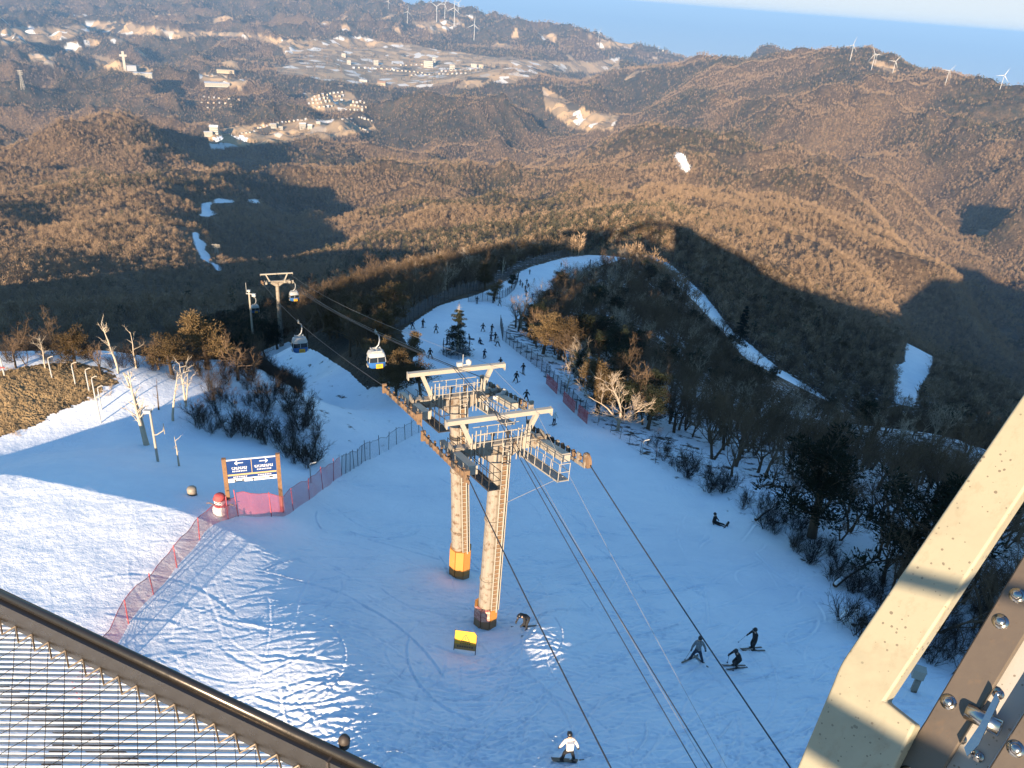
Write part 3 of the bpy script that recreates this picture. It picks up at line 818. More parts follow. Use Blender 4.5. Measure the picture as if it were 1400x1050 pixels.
def scatter(name, templates, pts, pick, size, label):
    """templates: list of lists of (MB or mesh data, material)"""
    V = []; Fc = []; T = []; MI = []; mats = []
    for k, tl in enumerate(templates):
        for me, mat in tl:
            if mat not in mats: mats.append(mat)
            if isinstance(me, MB): vs = me.v; fs = me.f
            else:
                vs = [tuple(v.co) for v in me.vertices]; fs = [tuple(p.vertices) for p in me.polygons]
            o = len(V); V += vs; Fc += [tuple(i + o for i in f) for f in fs]; T += [k] * len(vs); MI += [mats.index(mat)] * len(fs)
    me = bpy.data.meshes.new(name); nt = len(V)
    V = np.concatenate([np.array(V, np.float32), np.asarray(pts, np.float32)])
    lens = np.array([len(f) for f in Fc]); st = np.concatenate([[0], np.cumsum(lens)[:-1]])
    me.vertices.add(len(V)); me.vertices.foreach_set("co", V.ravel())
    me.loops.add(int(lens.sum())); me.loops.foreach_set("vertex_index", np.concatenate([np.array(f) for f in Fc]).astype(np.int32))
    me.polygons.add(len(Fc)); me.polygons.foreach_set("loop_start", st.astype(np.int32))
    for m in mats: me.materials.append(m)
    me.polygons.foreach_set("material_index", np.array(MI, np.int32))
    me.update(calc_edges=True)
    npnt = len(pts)
    def put(nm, ty, a, b):
        at = me.attributes.new(nm, ty, 'POINT'); at.data.foreach_set("value", np.concatenate([a, b]))
    put("tid", 'INT', np.array(T, np.int32), np.full(npnt, -1, np.int32))
    put("pick", 'INT', np.zeros(nt, np.int32), np.asarray(pick, np.int32))
    put("size", 'FLOAT', np.zeros(nt, np.float32), np.asarray(size, np.float32))
    put("spin", 'FLOAT', np.zeros(nt, np.float32), RNG.uniform(0, 6.28, npnt).astype(np.float32))
    o = bpy.data.objects.new(name, me); COL.objects.link(o)
    md = o.modifiers.new("scatter", 'NODES'); md.node_group = SCATTER
    return tag(o, label, None, None, "stuff")

def look(arr, x, y):
    r = np.hypot(x, y); a = np.arctan2(x, y)
    j = np.clip(np.rint((a - AZ[0]) / (AZ[1] - AZ[0])).astype(int), 0, len(az_f) - 1); i = np.clip(np.searchsorted(RR, r), 0, NR - 1)
    return arr[i, j]
def sample_wood(n, r0, r1, spread=41.0):
    """points even over the ground between two ranges"""
    a = np.radians(RNG.uniform(-spread, spread, n)); r = np.sqrt(RNG.uniform(r0 * r0, r1 * r1, n))
    x = np.sin(a) * r; y = np.cos(a) * r
    z = height(x, y)
    return x, y, z, r
FP = []; FK = []; FS = []
for r0, r1, per, sc in ((330, 700, 15, .68), (700, 1300, 19, .74), (1300, 2100, 30, .86), (2100, 3000, 52, 1.0), (3000, 4600, 88, 1.08), (4600, 7000, 280, 1.75), (7000, 9800, 800, 2.4)):
    area = math.radians(82) / 2 * (r1 * r1 - r0 * r0)
    x, y, z, r = sample_wood(int(area / per), r0, r1)
    px, py = to_pix(x, y, z)
    ok = hide_margin(x, y, z, 9 * sc) & (px > -60) & (px < 1460) & (py < 1100) & (py > -60)
    ok &= (look(snow, x, y) < .6) & ~in_poly(to_pix(x, y, z + 6)[0], to_pix(x, y, z + 6)[1], CHUTE) & ~in_poly(to_pix(x, y, z + 6)[0], to_pix(x, y, z + 6)[1], CHUTE2) & ((look(field, x, y) < .5) | ((RNG.random(len(x)) < .34) & (fbm(x / 150, y / 150, 2, 51) > -.02)))
    ok &= ~((fbm(x / 85, y / 85, 3, 57) > .22) & (RNG.random(len(x)) < .72) & (r > 420))
    x, y, z, r = x[ok], y[ok], z[ok], r[ok]
    pn = look(pine, x, y)
    isp = RNG.random(len(x)) < (.03 + .62 * pn)
    FP.append(np.stack([x, y, z], -1)); FK.append(np.where(isp, 4 + RNG.integers(0, 2, len(x)), RNG.integers(0, 4, len(x))))
    FS.append(sc * np.exp(RNG.normal(-.06, .22, len(x))) * (1 + .34 * fbm(x / 170, y / 170, 2, 58)))
FP = np.concatenate(FP); FK = np.concatenate(FK); FS = np.concatenate(FS)
print("woodland instances", len(FP))
scatter("woodland", [[(far_bare(400 + k), FARTWIG)] for k in range(4)] + [[(far_pine(420 + k), FARNEEDLE)] for k in range(2)],
        FP, FK, FS, "leafless brown woodland with dark pines covering the far mountainsides")
# ------------------------------------------------------------------ trees one can tell apart
def plant(kind, meshes, loc, size, label, group=None, rz=None, cat="tree", lean=0.0):
    o = empty(kind, loc, label, cat, group, RNG.uniform(0, 6.28) if rz is None else rz)
    o.scale = (size, size, size)
    if lean: o.rotation_euler = (lean * RNG.uniform(-1, 1), lean * RNG.uniform(-1, 1), o.rotation_euler[2])
    for nm, me in zip(("trunk", "crown"), meshes):
        c = bpy.data.objects.new(nm, me); COL.objects.link(c); c.parent = o
    return o
def own(mbs, mats):
    return tuple(tree_mesh(x, nm, mt) for x, nm, mt in zip(mbs, ("trunk", "crown"), mats))
def at_pix(px, py, rmin=18.0):
    g = G(px, py, rmin); return g
def up_size(px, py, ytop, rmin=18.0):
    """height of an upright thing whose foot shows at (px, py) and whose top shows at row ytop"""
    g = G(px, py, rmin); r = math.hypot(g.x, g.y)
    lo, hi = 0.0, 60.0
    for _ in range(40):
        mid = (lo + hi) / 2
        y = float(to_pix(np.array(g.x), np.array(g.y), np.array(g.z + mid))[1])
        if y > ytop: lo = mid
        else: hi = mid
    return g, lo

DEADM = (DEAD, DEAD); PALEM = (PALE, PALE)
single = [
 # kind, foot x, foot y, top y, mesh set, label
 ("dead_tree", 62, 503, 453, own(dead_tree(1, 7, 14, .08, 1, .42), DEADM), "bleached dead tree with spreading bare arms on the grassy mound crest"),
 ("yew_tree", 104, 503, 447, YEW[0], "broad rusty evergreen on the crest behind the dry grass mound"),
 ("dead_tree", 162, 510, 433, own(dead_tree(3, 7, 20, .04, 1, .22), DEADM), "tall narrow dead tree with short side twigs at the edge of the grass mound"),
 ("dead_tree", 186, 503, 441, own(dead_tree(4, 7, 6, .22, 1, .3), DEADM), "curved white dead snag without twigs on the crest"),
 ("bare_tree", 217, 505, 452, BARK and BARE[1], "rounded leafless tree on the crest right of the curved white snag"),
 ("yew_tree", 236, 512, 450, YEW[2], "flat topped rusty evergreen in the middle of the crest row"),
 ("dead_tree", 255, 555, 486, own(dead_tree(5, 7, 10, .12, 2, .32), DEADM), "thick double trunked bleached dead tree below the crest row"),
 ("dead_tree", 202, 608, 506, own(dead_tree(6, 7, 12, .08, 2, .22), DEADM), "tall split dead tree standing in the snow beside the floodlight pole"),
 ("dead_tree", 236, 575, 503, own(dead_tree(7, 7, 8, .16, 1, .26), DEADM), "leaning pale dead trunk between the split dead tree and the thick one"),
 ("dead_tree", 217, 560, 520, own(dead_tree(8, 7, 5, .1, 1, .2), (BARK, BARK)), "short dark dead stump tree behind the split dead tree"),
 ("dead_tree", 245, 637, 588, own(dead_tree(9, 7, 4, .10, 1, .28), DEADM), "small pale dead sapling with one long branch in open snow"),
 ("bare_tree", 325, 520, 458, BARE[5], "wide bushy leafless tree at the top of the brushy gully"),
 ("yew_tree", 284, 505, 417, YEW[1], "dense evergreen rising out of shade behind the crest row"),
 ("bare_tree", 22, 503, 462, BARE[0], "low leafless tree at the far left of the crest"),
 ("bare_tree", 36, 500, 466, BARE[3], "two stemmed leafless tree at the left end of the crest"),
 ("bare_tree", 138, 512, 470, BARE[2], "slim leafless tree beside the tall narrow dead tree"),
 ("spruce_tree", 625, 484, 412, own(spruce_tree(10, 9, .16, .25), (DEAD, NEEDLE_G)), "dark spruce with a bare white top fenced off in the middle of the ski run"),
 ("yew_tree", 494, 455, 402, YEW[0], "large brown evergreen left of the ski run, half in sun"),
 ("bare_tree", 470, 452, 398, BARE[1], "wide sunlit leafless tree left of the large brown evergreen"),
 ("yew_tree", 530, 450, 383, YEW[2], "tall spreading brown evergreen beside the upper ski run fence"),
 ("bare_tree", 585, 418, 368, BARE[3], "sunlit leafless tree behind the upper ski run fence"),
 ("yew_tree", 560, 500, 452, YEW[3], "dark green evergreen beside the lower left edge of the ski run"),
 ("yew_tree", 522, 492, 440, YEW[1], "rusty evergreen just above the approaching cabin"),
 ("yew_tree", 540, 545, 485, YEW[0], "low rusty evergreen next to the upper lift pylon arms"),
 ("yew_tree", 575, 542, 488, YEW[2], "bushy brown evergreen behind the left wheels of the lift pylon"),
 ("yew_tree", 664, 396, 357, YEW[3], "slim rust red evergreen by the bend in the fence"),
 ("yew_tree", 676, 412, 381, YEW[1], "small brown evergreen inside the fenced island of the ski run"),
 ("yew_tree", 699, 394, 373, PINE[1], "small round dark evergreen inside the fenced island of the ski run"),
 ("dead_tree", 686, 378, 350, own(dead_tree(12, 6, 6, .1, 2, .22), DEADM), "white dead snag beyond the fence at the bend"),
 ("bare_tree", 735, 428, 380, own(bare_tree(40, 7, .5, .1, .7), PALEM), "thin leafless tree beside the narrow part of the ski run"),
 ("bare_tree", 705, 448, 405, BARE[2], "leafless tree at the left tip of the dark wood"),
 ("yew_tree", 742, 484, 423, YEW[0], "rust brown evergreen at the left tip of the dark wood"),
 ("yew_tree", 765, 492, 432, YEW[2], "spreading rust brown evergreen behind the run fence, lit on top"),
 ("bare_tree", 800, 474, 440, own(bare_tree(41, 7, .9, .06), PALEM), "small whitish leafless tree above the spreading evergreen"),
 ("bare_tree", 775, 536, 486, own(bare_tree(42, 7, 1.0, .2), PALEM), "pale crooked leafless tree behind the pink netting"),
 ("yew_tree", 816, 566, 486, YEW[1], "tall brown pine behind the pink netting of the run fence"),
 ("bare_tree", 844, 588, 518, own(bare_tree(43, 7, 1.05, .08, 1.2), PALEM), "bright whitish leafless tree with a spreading crown at the wood's edge"),
 ("bare_tree", 868, 572, 498, BARE[1], "tall brown leafless tree right of the bright whitish one"),
 ("yew_tree", 1110, 735, 590, PINE[0], "large dark evergreen on the lower right bank"),
 ("yew_tree", 1230, 790, 640, PINE[2], "broad black green evergreen near the painted steel beam"),
 ("spruce_tree", 1010, 470, 418, own(spruce_tree(14, 8, 0, .3), (BARK, NEEDLE_G)), "dark conical spruce in the shade below the snowy track"),
]
for kind, fx, fy, ty, me, label in single:
    g, H = up_size(fx, fy, ty)
    top = max(v.co.z for m_ in me for v in m_.vertices)
    plant(kind, me, g, H / top, label)

# the woods beside the run: the largest as objects, the rest as one mass
ZR = [(700,452),(735,432),(760,398),(800,376),(860,355),(905,366),(1000,462),(1180,590),(1240,580),(1300,560),(1420,560),(1420,880),(1330,900),(1250,850),(1180,785),(1090,705),(1000,652),(950,612),(880,585),(815,556),(772,512),(730,478)]
ZL = [(300,470),(350,440),(415,425),(470,405),(560,372),(640,360),(700,345),(845,306),(852,338),(770,344),(720,356),(690,374),(655,392),(600,406),(542,440),(532,480),(556,515),(565,540),(545,548),(500,515),(480,500),(440,470)]
ZK = [(860,300),(905,295),(1000,330),(1100,372),(1240,440),(1420,530),(1420,600),(1290,560),(1240,462),(1215,500),(1218,550),(1180,584),(1006,456),(918,360),(880,345)]
ZC = [(-80,440),(340,440),(350,498),(300,510),(210,498),(150,489),(60,478),(-80,480)]
ZP = [(225,508),(345,500),(392,470),(396,452),(480,440),(450,424),(400,424),(340,438),(235,470)]
cand = []
for nm, Z, r0, r1, cell in (("right", ZR, 40, 520, 3.0), ("pylon", ZP, 95, 300, 3.6), ("left", ZL, 60, 620, 3.9), ("knoll", ZK, 300, 760, 4.6), ("crest", None, 82, 140, 3.6)):
    xs, ys = np.meshgrid(np.arange(-330, 520, cell), np.arange(20, 760, cell))
    x = (xs + RNG.uniform(-.5, .5, xs.shape) * cell * .95).ravel(); y = (ys + RNG.uniform(-.5, .5, xs.shape) * cell * .95).ravel()
    r = np.hypot(x, y); ok = (r > r0) & (r < r1) & (np.abs(np.arctan2(x, y)) < .72); x, y = x[ok], y[ok]
    z = height(x, y); px, py = to_pix(x, y, z)
    if Z is None:
        ok = (px > -60) & (px < 345) & (look(snow, x, y) < .55)
    else:
        ok = in_poly(px, py, Z)
    ok &= look(snow, x, y) < .9 if nm != "right" else ~in_poly(px, py, PISTE)
    for k_ in (0, 2.5, 5.0):      # keep the view of the tracks that show between the trees
        qx_, qy_ = to_pix(x, y, z + k_)
        hit = in_poly(qx_, qy_, STRIP) | in_poly(qx_, qy_, RUN)
        ok &= ~(hit & (RNG.random(len(x)) < .9))
        ok &= ~(in_poly(qx_, qy_, STRIP2) & (RNG.random(len(x)) < .8))
    ok &= hide_margin(x, y, z, 7)
    if nm == 'right': ok &= (np.hypot(x, y) < 105) | (RNG.random(len(x)) < .62)
    x, y, z = x[ok], y[ok], z[ok]
    cand.append((nm, x, y, z))
NPF = []; NKF = []; NSF = []
BUDGET = {"right": 175, "left": 110, "knoll": 0, "crest": 24, "pylon": 30}
for nm, x, y, z in cand:
    r = np.hypot(x, y); o = np.argsort(r); x, y, z, r = x[o], y[o], z[o], r[o]
    n = fbm(x / 38, y / 38, 2, 90) + RNG.uniform(-.35, .35, len(x))
    ever = n > (.34 if nm == "right" else .12 if nm == "left" else .05 if nm == "pylon" else .3)
    print("near wood", nm, len(x))
    k0 = 0
    for q in range(len(x)):
        sz = RNG.uniform(.6, 1.12) * (1.0 if nm != "crest" else .8)
        if r[q] < 75 and nm == "right": sz *= .82
        if k0 < BUDGET[nm]:
            k0 += 1
            loc = (x[q], y[q], z[q])
            if nm == "right":
                if ever[q]: plant("pine_tree", PINE[RNG.integers(3)], loc, sz, "dark evergreen in the shaded wood right of the ski run", "evergreens in the shaded wood right of the run")
                else: plant("bare_tree", BARE[RNG.integers(6)], loc, sz, "leafless brown tree in the shaded wood right of the ski run", "leafless trees in the shaded wood right of the run", lean=.12)
            elif nm == "left":
                if ever[q]: plant("yew_tree", YEW[RNG.integers(4)], loc, sz, "brown evergreen in the sunlit wood left of the ski run", "evergreens in the wood left of the run")
                else: plant("bare_tree", BARE[RNG.integers(6)], loc, sz, "leafless tree in the sunlit wood left of the ski run", "leafless trees in the wood left of the run", lean=.1)
            elif nm == "pylon":
                if ever[q]: plant("pine_tree", PINE[RNG.integers(3)], loc, sz, "dark evergreen on the slope around the distant pylon", "evergreens round the distant pylon")
                else: plant("bare_tree", BARE[RNG.integers(6)], loc, sz, "leafless tree on the slope around the distant pylon", "leafless trees round the distant pylon", lean=.12)
            else:
                plant("bare_tree", BARE[RNG.integers(6)], loc, sz, "leafless tree on the shaded slope behind the crest row", "leafless trees behind the crest row", lean=.1)
        else:
            NPF.append((x[q], y[q], z[q])); NSF.append(sz)
            NKF.append((7 if nm in ("left", "knoll") else 6) if ever[q] and RNG.random() < .8 else 8 if RNG.random() < .13 else RNG.integers(0, 6))
scatter("wood", [[(BARE[k][0], BARK), (BARE[k][1], TWIG)] for k in range(6)] + [[(PINE[0][0], BARK), (PINE[0][1], NEEDLE_G)], [(YEW[0][0], BARK), (YEW[0][1], NEEDLE)], [(BARE[2][0], PALE), (BARE[2][1], PALE)]],
        NPF, NKF, NSF, "thin leafless wood with scattered evergreens around the ski run")
# brush in the gully left of the lift line
GULLY = [(255,548),(300,512),(345,498),(365,492),(402,520),(424,560),(440,600),(432,646),(385,632),(325,608),(270,590)]
CRESTB = [(-40,492),(60,480),(160,487),(260,492),(345,496),(330,514),(240,520),(150,505),(90,492),(0,506)]
BRUSH2 = [(1130,860),(1250,760),(1420,800),(1420,960),(1290,930),(1200,880)]
BRUSH3 = [(880,600),(1000,662),(1090,712),(1180,800),(1160,815),(1060,735),(980,680),(900,635)]
k0 = 0; BP = []; BS = []; BK = []
for Z, cell, lab in ((GULLY, 1.05, "tangled leafless shrub in the snowy gully below the crest"), (CRESTB, 1.7, "low leafless shrub on the crest among the bare trees"), (BRUSH2, 1.5, "small leafless shrub on the snowy bank by the steel beam"), (BRUSH3, 1.5, "thin leafless shrub along the right edge of the run")):
    xs, ys = np.meshgrid(np.arange(-80, 80, cell), np.arange(15, 140, cell))
    x = (xs + RNG.uniform(-.5, .5, xs.shape) * cell).ravel(); y = (ys + RNG.uniform(-.5, .5, xs.shape) * cell).ravel()
    z = height(x, y); px, py = to_pix(x, y, z); ok = in_poly(px, py, Z) & (np.hypot(x, y) < 130)
    if Z is GULLY: ok &= RNG.random(len(x)) < .52
    for a, b, c in zip(x[ok], y[ok], z[ok]):
        if k0 < 260:
            k0 += 1
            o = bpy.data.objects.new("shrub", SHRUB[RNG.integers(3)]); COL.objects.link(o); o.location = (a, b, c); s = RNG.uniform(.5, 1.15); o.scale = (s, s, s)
            o.rotation_euler = (0, 0, RNG.uniform(0, 6.28)); tag(o, lab, "shrub", {"t": "shrubs in the gully", "s": "shrubs on the bank by the beam"}.get(lab[0]) if "edge" not in lab and "crest among" not in lab else "shrubs on the crest" if "among" in lab else "shrubs along the run edge")
        else:
            BP.append((a, b, c)); BS.append(RNG.uniform(.5, 1.1)); BK.append(int(RNG.integers(3)))
print("shrubs", k0, len(BP))
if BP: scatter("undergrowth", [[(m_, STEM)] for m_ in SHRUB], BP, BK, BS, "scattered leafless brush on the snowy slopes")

# dry grass on the mound: blades that catch the low sun
def tuft(seed):
    rn = random.Random(seed); C = MB()
    for k in range(26):
        a = rn.uniform(0, 6.28); q = rn.random() * .22; p = Vector((math.cos(a) * q, math.sin(a) * q, -.03)); d = Vector((rn.uniform(-.5, .5), rn.uniform(-.5, .5), 1)).normalized()
        s = d.orthogonal().normalized(); s.rotate(Matrix.Rotation(rn.uniform(0, 6.28), 3, d)); L = rn.uniform(.12, .36); w = .008
        C.add([p - s * w, p + s * w, p + d * L], [(0, 1, 2)])
    return C
STRAW = bark_mat("dry_straw", (.27, .19, .105, 1), (.46, .335, .20, 1), 2.0, .3)
xs, ys = np.meshgrid(np.arange(-75, -15, .34), np.arange(30, 100, .34)); x = (xs + RNG.uniform(-.2, .2, xs.shape)).ravel(); y = (ys + RNG.uniform(-.2, .2, xs.shape)).ravel()
gk = look(grass, x, y); nz = fbm(x / 2.2, y / 2.2, 3, 33); ok = (gk > .25) & (gk + 1.3 * nz > .66); x, y = x[ok], y[ok]; z = height(x, y)
scatter("dry_grass", [[(tuft(500 + k), STRAW)] for k in range(3)], np.stack([x, y, z], -1), RNG.integers(0, 3, len(x)), RNG.uniform(.6, 1.3, len(x)), "dry tan grass poking through thin snow on the mound")
# ------------------------------------------------------------------ painted, galvanised and worn materials
def paint(name, col, rough=.5, metal=0.0, wear=None, sc=6.0, amt=(.55, .7), bump=0.0):
    m, n, l, b = new_mat(name)
    tc = n.new("ShaderNodeTexCoord"); v = tc.outputs['Object']
    dark = tuple(c * .78 for c in col[:3]) + (1,)
    c = mixc(n, l, noise(n, l, sc * .5, 4, .6, v), dark, col)
    if wear: c = mixc(n, l, ramp(n, l, noise(n, l, sc, 6, .7, v), *amt), c, wear)
    l.new(c, b.inputs['Base Color']); b.inputs['Metallic'].default_value = metal
    l.new(ramp(n, l, noise(n, l, sc * 1.7, 3, .6, v), .2, .9, (rough * .8,) * 3 + (1,), (min(1, rough * 1.2),) * 3 + (1,)), b.inputs['Roughness'])
    if bump:
        bp = n.new("ShaderNodeBump"); bp.inputs['Strength'].default_value = bump; bp.inputs['Distance'].default_value = .01
        l.new(noise(n, l, sc * 4, 4, .6, v), bp.inputs['Height']); l.new(bp.outputs[0], b.inputs['Normal'])
    return m
GALV = paint("weathered_steel", (.29, .25, .20, 1), .6, .1, (.12, .07, .038, 1), 2.6, (.50, .66))
GALV2 = paint("pale_steel", (.41, .365, .30, 1), .5, .15, (.30, .20, .12, 1), 3.0, (.62, .75))
DKST = paint("dark_greasy_steel", (.055, .048, .042, 1), .5, .2, (.14, .09, .05, 1), 5.0)
RUST = paint("rusty_steel", (.19, .115, .062, 1), .8, 0, (.09, .055, .035, 1), 5.0)
ORANGE = paint("orange_padding", (.52, .22, .045, 1), .7, 0, (.45, .22, .10, 1), 2.5, (.6, .72))
PADLOW = paint("shade_brown_padding", (.34, .18, .085, 1), .8, 0, (.24, .12, .06, 1), 3.0)  # lower padding made browner: shade near the snow put into the colour
PINKPAD = paint("faded_pink_padding", (.62, .22, .17, 1), .8, 0, (.75, .42, .30, 1), 6.0, (.5, .56))
RUBBER = paint("black_rubber", (.022, .020, .020, 1), .6)
CABLE = paint("steel_cable", (.055, .053, .055, 1), .45, .5)
CABLE2 = paint("bright_cable", (.42, .40, .38, 1), .4, .4)
WHITE = paint("white_paint", (.42, .42, .41, 1), .45)
BLUE = paint("blue_gloss", (.035, .13, .36, 1), .3)
GLASS = paint("dark_window_glass", (.018, .024, .032, 1), .08)
YELLOW = paint("yellow_panel", (.78, .38, .02, 1), .5)

def wire(name, pts, rad, mat, label, cat="cable", group=None, sag=0.0, seg=28):
    """a hanging rope through given points"""
    pts = [Vector(p) for p in pts]; path = []
    for a, b in zip(pts, pts[1:]):
        for k in range(seg):
            t = k / seg; p = a.lerp(b, t); p.z -= sag * 4 * t * (1 - t) * (b - a).length / 100; path.append(p)
    path.append(pts[-1])
    mb = MB(); mb.path(path, rad, 6)
    o = mb.build(name, mat, None, True)
    return tag(o, label, cat, group)

# ------------------------------------------------------------------ the cable car line: two close pylons, one further down, cabins and ropes
FA = G(663, 852); FB = G(628, 785); _t = P(385, 472, 152.0); FT = Vector((_t[0], _t[1], float(height(_t[0], _t[1]))))
LD = Vector((FT.x - FA.x, FT.y - FA.y, 0)).normalized()          # down the line
LC = Vector((LD.y, -LD.x, 0))                                     # across it, to the right looking down
LANG = math.atan2(LC.y, LC.x)
GR = -0.285                                                       # fall of the ropes

def lift_pylon(foot, h, label, lean=0.0, pad="plain", gh=1.75, half=2.5, back=3.6, front=3.4, lamp=False, coarse=False, pad_h=1.5, hg=2.85, low=.48):
    """built in its own axes: x across the line, y down the line"""
    root = empty("lift_pylon", foot, label, "lift tower", "cable car pylons", LANG)
    top = Vector((lean, 0, h))
    at = lambda z: Vector((lean * z / h, 0, z))
    m = MB()
    m.path([at(-.6), at(h * .28), at(h * .285), at(h * .62), at(h * .63), at(h - .3)], [.50, .46, .45, .41, .40, .37], 16, True)
    for z in (h * .28, h * .62): m.path([at(z - .06), at(z + .06)], [.50, .50] if z < h * .4 else [.46, .46], 16)
    m.build("pole", GALV, root)
    if not coarse:
        m = MB()
        for z in (h * .80, h * .80 + .14): m.path([at(z), at(z + .09)], [.44, .44], 16)
        m.build("clamp_band", DKST, root)
        m = MB(); n = 8
        for k in range(n):
            a0 = 2 * math.pi * k / n; a1 = 2 * math.pi * (k + 1) / n
            for z0, z1, mi in ((-.3, pad_h * low, 1), (pad_h * low + .01, pad_h, 0)):
                r = .72 if mi == 0 else .71; g = .03
                o0 = [Vector((math.cos(a) * q, math.sin(a) * q, z)) + at(0) for z in (z0, z1) for a, q in ((a0 + g, r), (a1 - g, r), (a1 - g, r - .18), (a0 + g, r - .18))]
                mi2 = 2 if (mi == 0 and pad == "pink" and k in (4, 5)) else mi
                m.add(o0, [(0, 1, 5, 4), (1, 2, 6, 5), (2, 3, 7, 6), (3, 0, 4, 7), (4, 5, 6, 7), (3, 2, 1, 0)], mi2)
        m.build("safety_padding", [ORANGE, PADLOW, PINKPAD], root)
        # ladder with its guard rails on the near side
        m = MB(); lx = .30
        for s in (-.22, .22):
            m.path([at(pad_h) + Vector((lx + s, -.62, 0)), at(h + .5) + Vector((lx + s, -.55, 0))], .035, 6)
        z = pad_h
        while z < h + .4:
            m.tube(at(z) + Vector((lx - .22, -.60, 0)), at(z) + Vector((lx + .22, -.60, 0)), .022, n=5); z += .30
        m.path([at(pad_h) + Vector((lx + .02, -.80, 0)), at(h) + Vector((lx + .02, -.74, 0))], .045, 6)
        for k in range(7):
            z = pad_h + (h - pad_h) * (k + .5) / 7; m.bar(at(z) + Vector((lx, -.62, 0)), at(z) + Vector((lx * .6, -.36, 0)), .06, .06)
        m.build("ladder", GALV2, root)
        m = MB(); m.bar(at(pad_h) + Vector((lx, -.585, 0)), at(h - .4) + Vector((lx, -.515, 0)), .40, .012, up=(0, 1, 0)); m.build("ladder_back", RUST, root)
    # crossarm with haunches
    m = MB(); w = half
    m.bar(top + Vector((-w, 0, 0)), top + Vector((w, 0, 0)), .46, .50)
    for s in (-1, 1):
        m.prism([top + Vector((s * .05, -.22, -.252)), top + Vector((s * 1.25, -.22, -.252)), top + Vector((s * .40, -.22, -.85)), top + Vector((s * .05, -.22, -.85))], (0, .44, 0))
        m.box(top + Vector((s * (w + .03), 0, .02)), (.08, .72, .80)); m.box(top + Vector((s * (w - .50), 0, 0)), (.08, .60, .66))
        m.box(top + Vector((s * (w - .28), 0, .27)), (.34, .30, .06))
    m.build("crossarm", GALV, root)
    # lifting frame
    m = MB(); g = top + Vector((0, 0, gh))
    m.bar(g + Vector((-hg, 0, 0)), g + Vector((hg, 0, 0)), .24, .24)
    for s in (-1, 1):
        m.bar(g + Vector((s * 2.05, 0, -.121)), top + Vector((s * 1.45, 0, .252)), .22, .22)
        m.box(g + Vector((s * hg, 0, -.08)), (.06, .30, .42)); m.box(top + Vector((s * 1.45, 0, .10)), (.30, .52, .7))
    m.build("lifting_frame", GALV2, root)
    if not coarse:
        m = MB()
        for s in (-1, 1):
            for k, (dx, z1) in enumerate(((-.32, 1.15), (-.12, 1.3), (.12, 1.3), (.34, 1.1))):
                m.tube(top + Vector((s * 1.25 + dx, -.36, -.75)), top + Vector((s * 1.25 + dx, -.36, z1)), .03, n=6)
        for z in (.55, 1.05):
            m.tube(top + Vector((-1.3, -.36, z)), top + Vector((1.3, -.36, z + .02)), .022, n=6); m.tube(top + Vector((-1.3, .36, z)), top + Vector((1.3, .36, z + .02)), .022, n=6)
        for dx in (-.5, .1, .55):
            m.tube(top + Vector((dx, -.36, .1)), top + Vector((dx, -.36, 1.05)), .022, n=6); m.tube(top + Vector((dx, .36, .1)), top + Vector((dx, .36, 1.05)), .022, n=6)
        m.build("hand_railing", GALV2, root)
        m = MB()
        for dx in (-.35, .5): m.box(top + Vector((dx, -.05, .48)), (.10, .10, .45)); m.box(top + Vector((dx, -.05, .74)), (.20, .14, .10))
        m.build("sensor_box", DKST, root)
    # wheel trains and catwalks
    for s in (-1, 1):
        f0, f1 = (-back, front) if s < 0 else (-back - .3, front - .6)
        X = s * (half + .15)
        pz = lambda y: h + .05 + GR * y
        m = MB()
        m.bar(Vector((lean + X - s * .28, f0 * .78, pz(f0 * .78) - .15)), Vector((lean + X - s * .28, .35, pz(.35) - .15)), .40, .42)
        m.box(Vector((lean + X - s * .28, f0 * .78 - .03, pz(f0 * .78) - .14)), (.46, .05, .48))
        m.bar(Vector((lean + X - s * .28, .2, pz(.2) - .12)), Vector((lean + X - s * .28, f1 * .6, pz(f1 * .6) - .12)), .28, .30)
        m.build("rocker_beam", GALV2, root)
        XW = X + s * .34; nw = 12 if not coarse else 6
        m = MB()
        m.bar(Vector((lean + XW - s * .10, f0 - .2, pz(f0) - .34)), Vector((lean + XW - s * .10, f1 + .2, pz(f1) - .34)), .05, .20)
        for k in range(nw // 2):
            y = f0 + (f1 - f0) * (k + .5) / (nw / 2); m.box(Vector((lean + XW - s * .10, y, pz(y) - .10)), (.09, .16, .52))
        for y in (f0 - .1, f1 + .1): m.box(Vector((lean + XW, y, pz(y) - .05)), (.26, .14, .62))
        tr = m.build("wheel_train", RUST if s < 0 else GALV, root)
        for k in range(nw):
            y = f0 + (f1 - f0) * k / (nw - 1); w_ = MB()
            c = Vector((lean + XW, y, pz(y) - .12))
            w_.lathe(c - Vector((.05, 0, 0)), ((.04, -.02), (.19, 0), (.21, .01), (.17, .035), (.17, .065), (.21, .09), (.19, .10), (.04, .12)), 14, (1, 0, 0))
            w_.build("wheel", RUST if k % 3 else DKST, tr, True)
        if coarse: continue
        XC = X - s * .95
        m = MB()
        for q in (-.28, .28):
            m.bar(Vector((lean + XC + q, f0 - .4, pz(f0 - .4) - .95)), Vector((lean + XC + q, f1 * .75, pz(f1 * .75) - .95)), .05, .08)
        y = f0 - .4
        while y < f1 * .75:
            m.box(Vector((lean + XC, y, pz(y) - .94)), (.56, .07, .03)); y += .16
